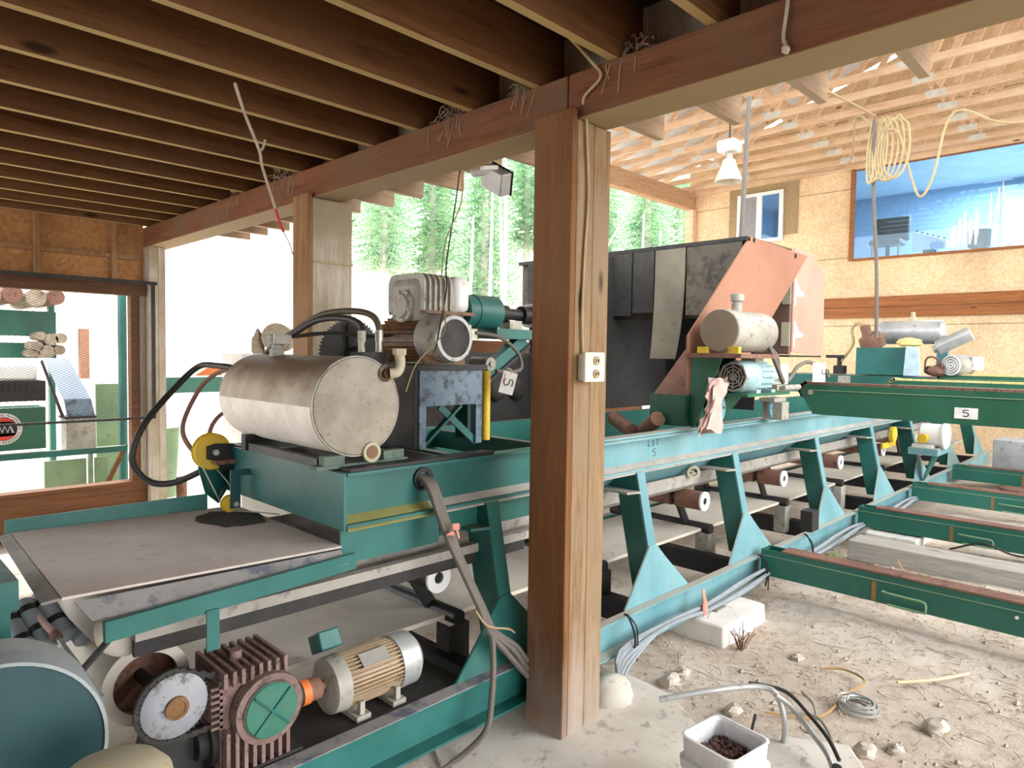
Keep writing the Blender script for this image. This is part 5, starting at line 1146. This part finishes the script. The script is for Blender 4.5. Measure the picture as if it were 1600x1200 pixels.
# litter of twigs, bark and gravel nobody could count
m = MB()
for _ in range(3600):
    x = R(1.2, 6.6); y = R(-.3, 2.3) if x > 2.4 else R(.3, 1.7); r_ = R(.003, .012) * (1 if R(0, 1) < .93 else 2)
    if blocked(x, y): continue
    z = gz(x, y); c_ = V((x, y, z + r_ * .3)); 
    m.add([c_ + V((R(.6, 1) * r_ * a, R(.6, 1) * r_ * b, R(.5, .9) * r_ * c)) for a, b, c in ((1, 0, 0), (0, 1, 0), (-1, 0, 0), (0, -1, 0), (0, 0, 1), (0, 0, -1))], [(0, 1, 4), (1, 2, 4), (2, 3, 4), (3, 0, 4), (1, 0, 5), (2, 1, 5), (3, 2, 5), (0, 3, 5)])
nst = len(m.f)
for _ in range(1500):
    x = R(1.6, 6.4); y = R(-.2, 2.2) if x > 2.4 else R(.4, 1.6); z = gz(x, y) + .008; a = R(0, 6.28); l = R(.015, .08); b = a + R(-.8, .8)
    if blocked(x, y): continue
    p = V((x, y, z)); m.tube([p, p + V((math.cos(a) * l, math.sin(a) * l, R(0, .015))), p + V((math.cos(a) * l + math.cos(b) * l, math.sin(a) * l + math.sin(b) * l, R(-.004, .01)))], R(.0012, .0028), 3, 2)
lit = S(m, 'ground_litter', [M.rock, M.straw], None, None, kind='stuff', twoside=True)
lit.data.polygons.foreach_set('material_index', [0 if i < nst else 1 for i in range(len(lit.data.polygons))])

# ---------------------------------------------------------------- cable bundle down the near leg
t_ = T('cable_bundle', 'bundle of grey cables hanging out of the hole in the deck side', 'cable', (1.76, 2.2, 1.12))
for k, (dx, end) in enumerate(((0, 0), (.018, 1), (.034, 2), (.01, 3))):
    pts = [(1.75 + dx, 2.275, 1.13), (1.755 + dx, 2.205, 1.10), (1.775 + dx, 2.16, .98), (1.80 + dx * .8, 2.11, .86), (1.85 + dx * .6, 2.07, .72), (1.89 + dx * .6, 2.03, .60), (1.92 + dx * .8, 2.0, .50)]
    pts += [[(2.0, 1.965, .39), (2.06, 1.96, .32), (2.105, 1.955, .27)], [(2.03, 1.965, .40), (2.07, 1.96, .345), (2.105, 1.955, .30)], [(2.04, 1.97, .42), (2.08, 1.962, .37), (2.105, 1.958, .335)], [(1.905, 1.96, .40), (1.87, 1.93, .27), (1.83, 1.92, .15), (1.75, 1.98, .05), (1.68, 2.0, .02)]][end]
    K(MB().tube(pts, .0125, 8), 'cable', M.hoseg, t_)
S(MB().prism([(1.795, 2.10, .955), (1.825, 2.09, .955), (1.82, 2.085, .93), (1.797, 2.095, .93)], (0, -.004, 0)).prism([(1.79, 2.09, .93), (1.76, 2.10, .915), (1.80, 2.09, .91)], (0, -.004, 0)).prism([(1.803, 2.085, .93), (1.813, 2.085, .93), (1.82, 2.08, .895), (1.811, 2.08, .895)], (0, -.004, 0)), 'flagging_tape', M.pink, 'pink tape tied round the cables hanging from the deck hole', 'tape')
S(MB().ring((1.775, 2.266, 1.12), (1.775, 2.258, 1.12), .05, .03, 18), 'cable_grommet', M.black, 'black hole rim where the cables leave the deck side', 'grommet')
S(MB().tube([(1.86, 2.02, .60), (1.9, 1.99, .535), (2.0, 1.97, .50), (2.06, 1.99, .46)], .004, 5), 'tie_wire', M.beige, 'pale wire tying the grey cables beside the near leg', 'wire')

# ---------------------------------------------------------------- bottom left corner
t_ = T('teal_drum', 'big deep teal drum with a pale rim at the bottom left corner', 'drum', (.265, 1.98, .45))
ax_ = (-.10, -1, .10)
K(MB().lathe((.265, 1.9, .693), ax_, [(-.24, .226), (-.03, .228), (0, .224)], 56, False).lathe((.265, 1.9, .693), ax_, [(0, .224), (.001, .216), (-.012, .214), (-.013, .001)], 56, False), 'drum_shell', paint('toplit_drum_side', '#8d989c', '#a5aeb0', '#6d7577', .4, 2, .6), t_)  # pale shell colour carries the light falling on the drum top
K(MB().lathe((.265, 1.9, .693), ax_, [(-.010, .214), (-.005, .214)], 56), 'drum_face', M.teal_in, t_)
S(MB().lathe((.405, 1.56, .37), (.04, .05, 1), [(0, .115), (.34, .118), (.375, .11), (.40, .085), (.412, .05), (.415, .01)], 40), 'plastic_barrel', M.barrel_y, 'yellowed plastic barrel top at the very bottom left', 'barrel')
S(MB().box(.02, .365, 2.34, 2.62, .2, .985).prism([(.365, 2.34, .985), (.385, 2.34, .985), (.385, 2.34, .90), (.365, 2.34, .90)], (0, .28, 0)), 'green_cabinet', M.tealc, 'green cabinet cut off by the left picture edge', 'cabinet')
S(MB().lathe((.24, 2.48, .99), (0, 0, 1), [(0, .12), (.05, .12), (.09, .08), (.10, .01)], 28), 'white_cap', M.white, 'white rounded cap on top of the green cabinet at the left edge', 'cap')
for i, (x, y, z) in enumerate(((.44, 2.70, .70), (.49, 2.72, .715), (.545, 2.74, .725), (.60, 2.74, .70))):
    d_ = V((.04, -.17, -.10)); p0 = V((x, y, z)) - d_ * .5
    t_ = T('ridged_roll', f'pale blue ridged roll left of the head drum, {ORD[i]} from the left', 'roll', (x, y, z - .1), 'pale blue ridged rolls')
    K(MB().cyl(p0, p0 + d_, .034, n=18), 'roll_body', M.cableb, t_)
    for k in range(2): K(MB().ring(p0 + d_ * (.15 + .45 * k), p0 + d_ * (.27 + .45 * k), .0352, .03, 18), 'dark_band', M.black, t_)
t_ = T('wooden_rod', 'slender rod with a pink wooden handle leaning left of the head drum', 'rod', (.56, 2.5, .5))
K(MB().cyl((.488, 2.80, .755), (.52, 2.58, .715), .011, n=10), 'handle', M.paperbag, t_); K(MB().cyl((.52, 2.58, .715), (.575, 2.27, .60), .008, n=10), 'shaft', M.alu, t_)
K(MB().cyl((.518, 2.59, .717), (.523, 2.56, .709), .016, n=10), 'ferrule', M.rust, t_)
# ---------------------------------------------------------------- yard seen through the left wall opening
t_ = T('diesel_engine', 'dark louvred engine with a sunlit white top outside the left wall opening', 'engine', (1.35, 8.8, 1.08))
K(MB().box(.6, 1.60, 8.55, 9.1, 1.30, 1.47), 'engine_cover', M.white, t_, bevel=.03)  # white cover colour stands in for sun on the machine top
K(MB().box(.6, 1.66, 8.5, 9.1, 1.09, 1.299), 'engine_block', M.dark, t_)
m = MB()
for k in range(9): m.box(1.10 + .05 * k, 1.125 + .05 * k, 8.485, 8.499, 1.2, 1.28)
K(m, 'louvre', M.black, t_)
t_ = T('green_control_box', 'dark green machine box with a round emblem outside the opening', 'box', (1.2, 8.3, .62))
K(MB().box(.5, 1.60, 8.2, 8.48, .625, 1.05), 'box_body', M.green, t_, bevel=.01)
ec = V((1.245, 8.196, .845)); er = .155
em = K(MB().cyl(ec, ec + V((0, -.004, 0)), er, n=48), 'emblem', M.emblem_white, t_, 'round white, red and black emblem')
K(MB().cyl(ec + V((0, -.0041, 0)), ec + V((0, -.006, 0)), er * .74, n=48), 'emblem_field', M.ink, em)
m = MB()
for s_ in (1, -1):
    pts = [ec + V((er * .70 * math.cos(a), -.0065, s_ * er * .70 * math.sin(a))) for a in [math.radians(25 + 130 * k / 14) for k in range(15)]]
    pts += [ec + V((er * .70 * math.cos(a) * .9, -.0065, s_ * er * (.36 + .12 * math.sin(a)))) for a in [math.radians(155 - 130 * k / 14) for k in range(15)]]
    m.prism(pts, (0, -.001, 0))
K(m, 'red_arc', M.emblem_red, em)
K(MB().tube([ec + V((-.075, -.008, .03)), ec + V((-.055, -.008, -.035)), ec + V((-.03, -.008, .03)), ec + V((-.008, -.008, -.035)), ec + V((.012, -.008, .03)), ec + V((.035, -.008, -.035)), ec + V((.055, -.008, .03)), ec + V((.078, -.008, -.04))], .008, 6, 2, False), 'emblem_letters', M.emblem_white, em)
m = MB()
for k in range(40):
    if k % 10 == 9: continue
    a = 2 * PI * k / 40; u = V((math.cos(a), 0, math.sin(a))); c_ = ec + V((0, -.005, 0)); m.bar(c_ + u * er * .80, c_ + u * er * .94, .006, .002, (0, -1, 0))
K(m, 'ring_lettering', M.ink, em)
t_ = T('slanted_guard', 'blue grey slanted sheet guard outside the opening', 'guard', (1.9, 8.4, .55))
K(MB().prism([(1.66, 8.6, 1.53), (1.90, 8.6, 1.52), (2.03, 8.32, 1.10), (1.78, 8.32, 1.10)], (.0, .01, .01)), 'slanted_sheet', M.pale_slant, t_)  # upper sheet paler than the lower, sunlight put into its colour
K(MB().prism([(1.78, 8.31, 1.10), (2.03, 8.31, 1.10), (2.06, 8.28, .93), (1.80, 8.28, .93)], (.0, .01, .01)), 'lower_sheet', M.steelblue, t_)
K(MB().box(1.79, 2.06, 8.27, 8.5, .55, .905), 'front_panel', M.grey, t_); K(MB().box(1.775, 2.065, 8.26, 8.52, .906, .93), 'ledge', M.dark, t_)
K(MB().prism([(1.64, 8.62, 1.5), (1.66, 8.62, 1.52), (1.79, 8.32, .92), (1.76, 8.32, .92)], (0, .02, 0)), 'edge_strip', M.dark, t_)
S(MB().box(.3, 2.30, 8.05, 8.13, .55, .61), 'machine_rail', M.teal, 'dark green machine rail running under the emblem box', 'rail')
S(MB().box(1.62, 2.0, 8.4, 8.44, .1, .46).box(2.02, 2.06, 8.38, 8.44, .1, .6).box(2.08, 2.2, 8.4, 8.44, .1, .46), 'olive_panel', M.oldgreen, 'olive green panel low outside the left opening', 'panel')
S(MB().box(2.2, 2.5, 8.8, 8.84, .1, 1.24), 'green_sheet', M.oldgreen, 'sage green sheet standing outside beside the slim post', 'panel')
S(MB().bar((2.10, 8.2, .1), (2.33, 8.2, .60), .04, .05), 'leaning_board', M.plank, 'brown board leaning outside the right end of the sill', 'board')
S(MB().cyl((2.39, 8.5, 0), (2.39, 8.5, 2.5), .045, n=16), 'green_pole', M.tealc, 'upright green pole outside beside the slim post', 'pole')
S(MB().box(2.19, 2.285, 9.4, 9.5, 1.28, 1.88), 'orange_upright', M.fadedo, 'short orange brown upright outside the opening', 'post')
t_ = T('log_bunk', 'green steel log bunk outside behind the engine', 'bunk', (1.4, 9.9, 0))
K(MB().box(-.6, 2.03, 9.8, 9.86, 1.78, 2.08), 'upper_rail', M.greenr, t_); K(MB().box(-.6, 2.03, 9.8, 9.86, 1.52, 1.70), 'lower_rail', M.greenr, t_); K(MB().box(1.97, 2.03, 9.87, 9.97, 0, 2.2), 'upright', M.greenr, t_)
for k, (x, z, r_) in enumerate([(1.86, 1.60, .075), (1.98, 1.62, .06), (1.76, 1.66, .06), (1.90, 1.74, .07), (1.80, 1.78, .05), (2.0, 1.76, .06), (1.72, 1.58, .045)]):
    S(MB().cyl((x, 9.40, z), (x, 9.78, z), r_, n=14), 'log_end', M.log, f'pale log end in the cluster before the green bunk, {ORD[k]} of the cluster', 'log', 'log ends by the bunk')
for k, (x, z, r_) in enumerate([(.9, 2.16, .09), (1.1, 2.2, .1), (1.33, 2.17, .09), (1.52, 2.21, .1), (1.74, 2.18, .1), (1.93, 2.2, .09)]):
    S(MB().cyl((x, 9.3, z + .03), (x, 10.3, z + .03), r_, n=14), 'log', M.rust if k % 2 else M.log, f'log lying across the top of the green bunk, {ORD[k]} from the left', 'log', 'logs on the bunk')
S(MB().box(2.43, 4.2, 8.0, 8.1, 1.16, 1.335), 'log_deck_rail', M.greenr, 'level green rail outside between the slim post and the tank', 'rail')
S(MB().prism([(2.62, 8.3, 1.34), (2.75, 8.3, 1.34), (2.64, 8.3, 1.5)], (0, .1, 0)).prism([(3.1, 8.3, 1.34), (3.42, 8.3, 1.34), (3.42, 8.3, 1.47), (3.3, 8.3, 1.47)], (0, .1, 0)), 'orange_guard', M.orange, 'orange guard pieces on the green rail behind the tank', 'guard')
S(MB().lathe((2.52, 7.6, .1), (0, 0, 1), [(0, .11), (.62, .145), (.73, .15), (.735, .14)], 24), 'green_barrel', M.oldgreen, 'green barrel standing outside just right of the slim post', 'barrel')
S(MB().cyl((2.49, 7.02, 0), (2.49, 7.02, .39), .05, n=14), 'stub_post', M.rust, 'short brown stub post outside behind the pan', 'post')
S(MB().cyl((2.90, 5.85, 1.77), (3.3, 6.5, 1.77), .13, n=20), 'log', M.log, 'grey log standing out behind the cream tank, the larger one', 'log')
S(MB().blob((2.80, 6.0, 1.70), .06, .05, .14, 10, 8, .3, 4), 'log', M.log, 'small pale log end left of the larger log behind the tank', 'log')
S(MB().box(2.6, 4.6, 5.9, 6.3, 0, 1.62), 'log_ramp', M.conw, 'pale sawdust covered ramp behind the cream tank', 'ramp')
S(MB().blob((4.2, 6.0, 1.76), .16, .12, .15, 12, 8, .35, 9), 'log', M.rust, 'brown log butt seen behind the saw blade', 'log')

# ---------------------------------------------------------------- hillside trees
def fir(h, seed, low=.12):
    rnd = random.Random(seed); m = MB(); n = int(h * 40)
    for k in range(n):
        tz = low + (1 - low) * (k / n); z = h * tz; r = h * .165 * (1 - tz) ** .8 * rnd.uniform(.55, 1.1) + .12
        a = k * 2.4 + rnd.uniform(-.3, .3); d = V((math.cos(a), math.sin(a), 0)); s_ = V((-d.y, d.x, 0))
        for j in range(6):
            f0 = .15 + .85 * j / 6; p = V((0, 0, z)) + d * r * f0 + V((0, 0, -.32 * r * f0 * f0)); wd = r * .17 * (1.15 - f0) + .05
            for sg in (-1, 1):
                q = p + s_ * sg * wd * rnd.uniform(.7, 1.4) + d * r * .10 + V((0, 0, -rnd.uniform(.1, .3) * wd - .03))
                m.add([p, p + d * r * .16, q], [(0, 1, 2)])
                q2 = p + s_ * sg * wd * .5 + V((0, 0, -rnd.uniform(.3, .9) * wd)); m.add([p, p + d * r * .1, q2], [(0, 1, 2)])
    return m
def hz(x, y): return gz(x, y) - .15
tr0 = None
protos = {}
rnd = random.Random(11); spots = []
grid = []
for rad_, azs in ((24, (47, 55)), (27.5, (43.5, 51.5, 59)), (31, (40.5, 47.5, 54.5)), (35, (44, 50, 56, 62)), (39, (41, 47, 53)), (26, (31, 37.5)), (30.5, (34, 28)), (35, (31, 37)), (40, (34, 28.5)), (22.5, (33.5,))):
    for az in azs: grid.append((rad_ * math.cos(math.radians(az + rnd.uniform(-.5, .5))), rad_ * math.sin(math.radians(az)), rnd.uniform(8.5, 13)))
for (x, y, h) in grid:
    spots.append((x, y, h))
for i, (x, y, h) in enumerate(spots):
    kk = i % 3; lab = ['tall pale green fir on the sunny bank', 'ragged drooping fir on the sunny bank', 'slender light fir on the sunny bank'][kk]
    if kk not in protos:
        t_ = T('fir_tree', lab, 'tree', (x, y, hz(x, y)), 'firs on the bank, ' + ['tall ones', 'ragged ones', 'slender ones'][kk])
        m = fir(10, kk + 1, (.12, .22, .3)[kk]); m.v = [(a + x, b + y, c + hz(x, y)) for a, b, c in m.v]
        K(m, 'foliage', M.fir, t_, twoside=True)
        K(MB().cyl((x, y, hz(x, y)), (x, y, hz(x, y) + 9.6), .17, .03, 8), 'trunk', M.bark, t_); protos[kk] = t_
        t_.scale = (h / 10,) * 3
    else:
        p_ = protos[kk]; c = dup(p_, (0, 0, 0), lab, R(0, 6)); c.location = (x, y, hz(x, y)); c.scale = (h / 10 * R(.85, 1.1), h / 10 * R(.85, 1.1), h / 10)
for i, (x, y, h, lx, ly) in enumerate([(14.1, 14.9, 6.5, .1, 0), (14.5, 14.6, 6, -.2, .1), (14.2, 14.3, 7, 0, .05), (13.6, 15.3, 5, .2, 0), (14.6, 13.9, 5, 1.9, -1.9), (15.0, 15.2, 6, .1, 0), (17.6, 11.9, 6, .1, 0), (18.2, 11.5, 5.5, -.2, 0), (17.2, 11.2, 5, .2, .1)]):
    S(MB().tube([(x, y, hz(x, y)), (x + lx * .5, y + ly * .5, hz(x, y) + h * .5), (x + lx, y + ly, hz(x, y) + h)], lambda t: .085 * (1 - .7 * t), 6, 3), 'bare_trunk', M.bark, ['bare pale trunk among the firs between the two nearer posts', 'bare pale trunk among the firs left of the corner post'][i > 5] if i != 4 else 'bare pale trunk leaning steeply among the firs', 'tree', 'bare trunks on the bank' if i != 4 else None)
def bush(x, y, r, label, seed):
    rnd = random.Random(seed); m = MB(); z = hz(x, y)
    for _ in range(900):
        d = V((rnd.gauss(0, 1), rnd.gauss(0, 1), abs(rnd.gauss(0, 1)))).normalized() * r * rnd.uniform(.6, 1); d.z *= .8
        p = V((x, y, z)) + d; q = V((rnd.uniform(-1, 1), rnd.uniform(-1, 1), rnd.uniform(-1, 1))) * .16
        m.add([p, p + q, p + V((q.y, -q.x, rnd.uniform(-.1, .1)))], [(0, 1, 2)])
    t_ = T('bush', label, 'bush', (x, y, z)); K(m, 'foliage', M.bush, t_, twoside=True)
    K(MB().tube([(x, y, z), (x + .1, y, z + r * .4)], .03, 6), 'stem', M.bark, t_)
bush(12.0, 17.0, 1.0, 'light green bush on the bank right of the weathered post', 1)
bush(14.2, 17.2, .8, 'smaller light green bush on the bank above the gear motor', 2)
bush(19.5, 17.0, 1.0, 'bright bush on the bank beside the big brown post', 3)
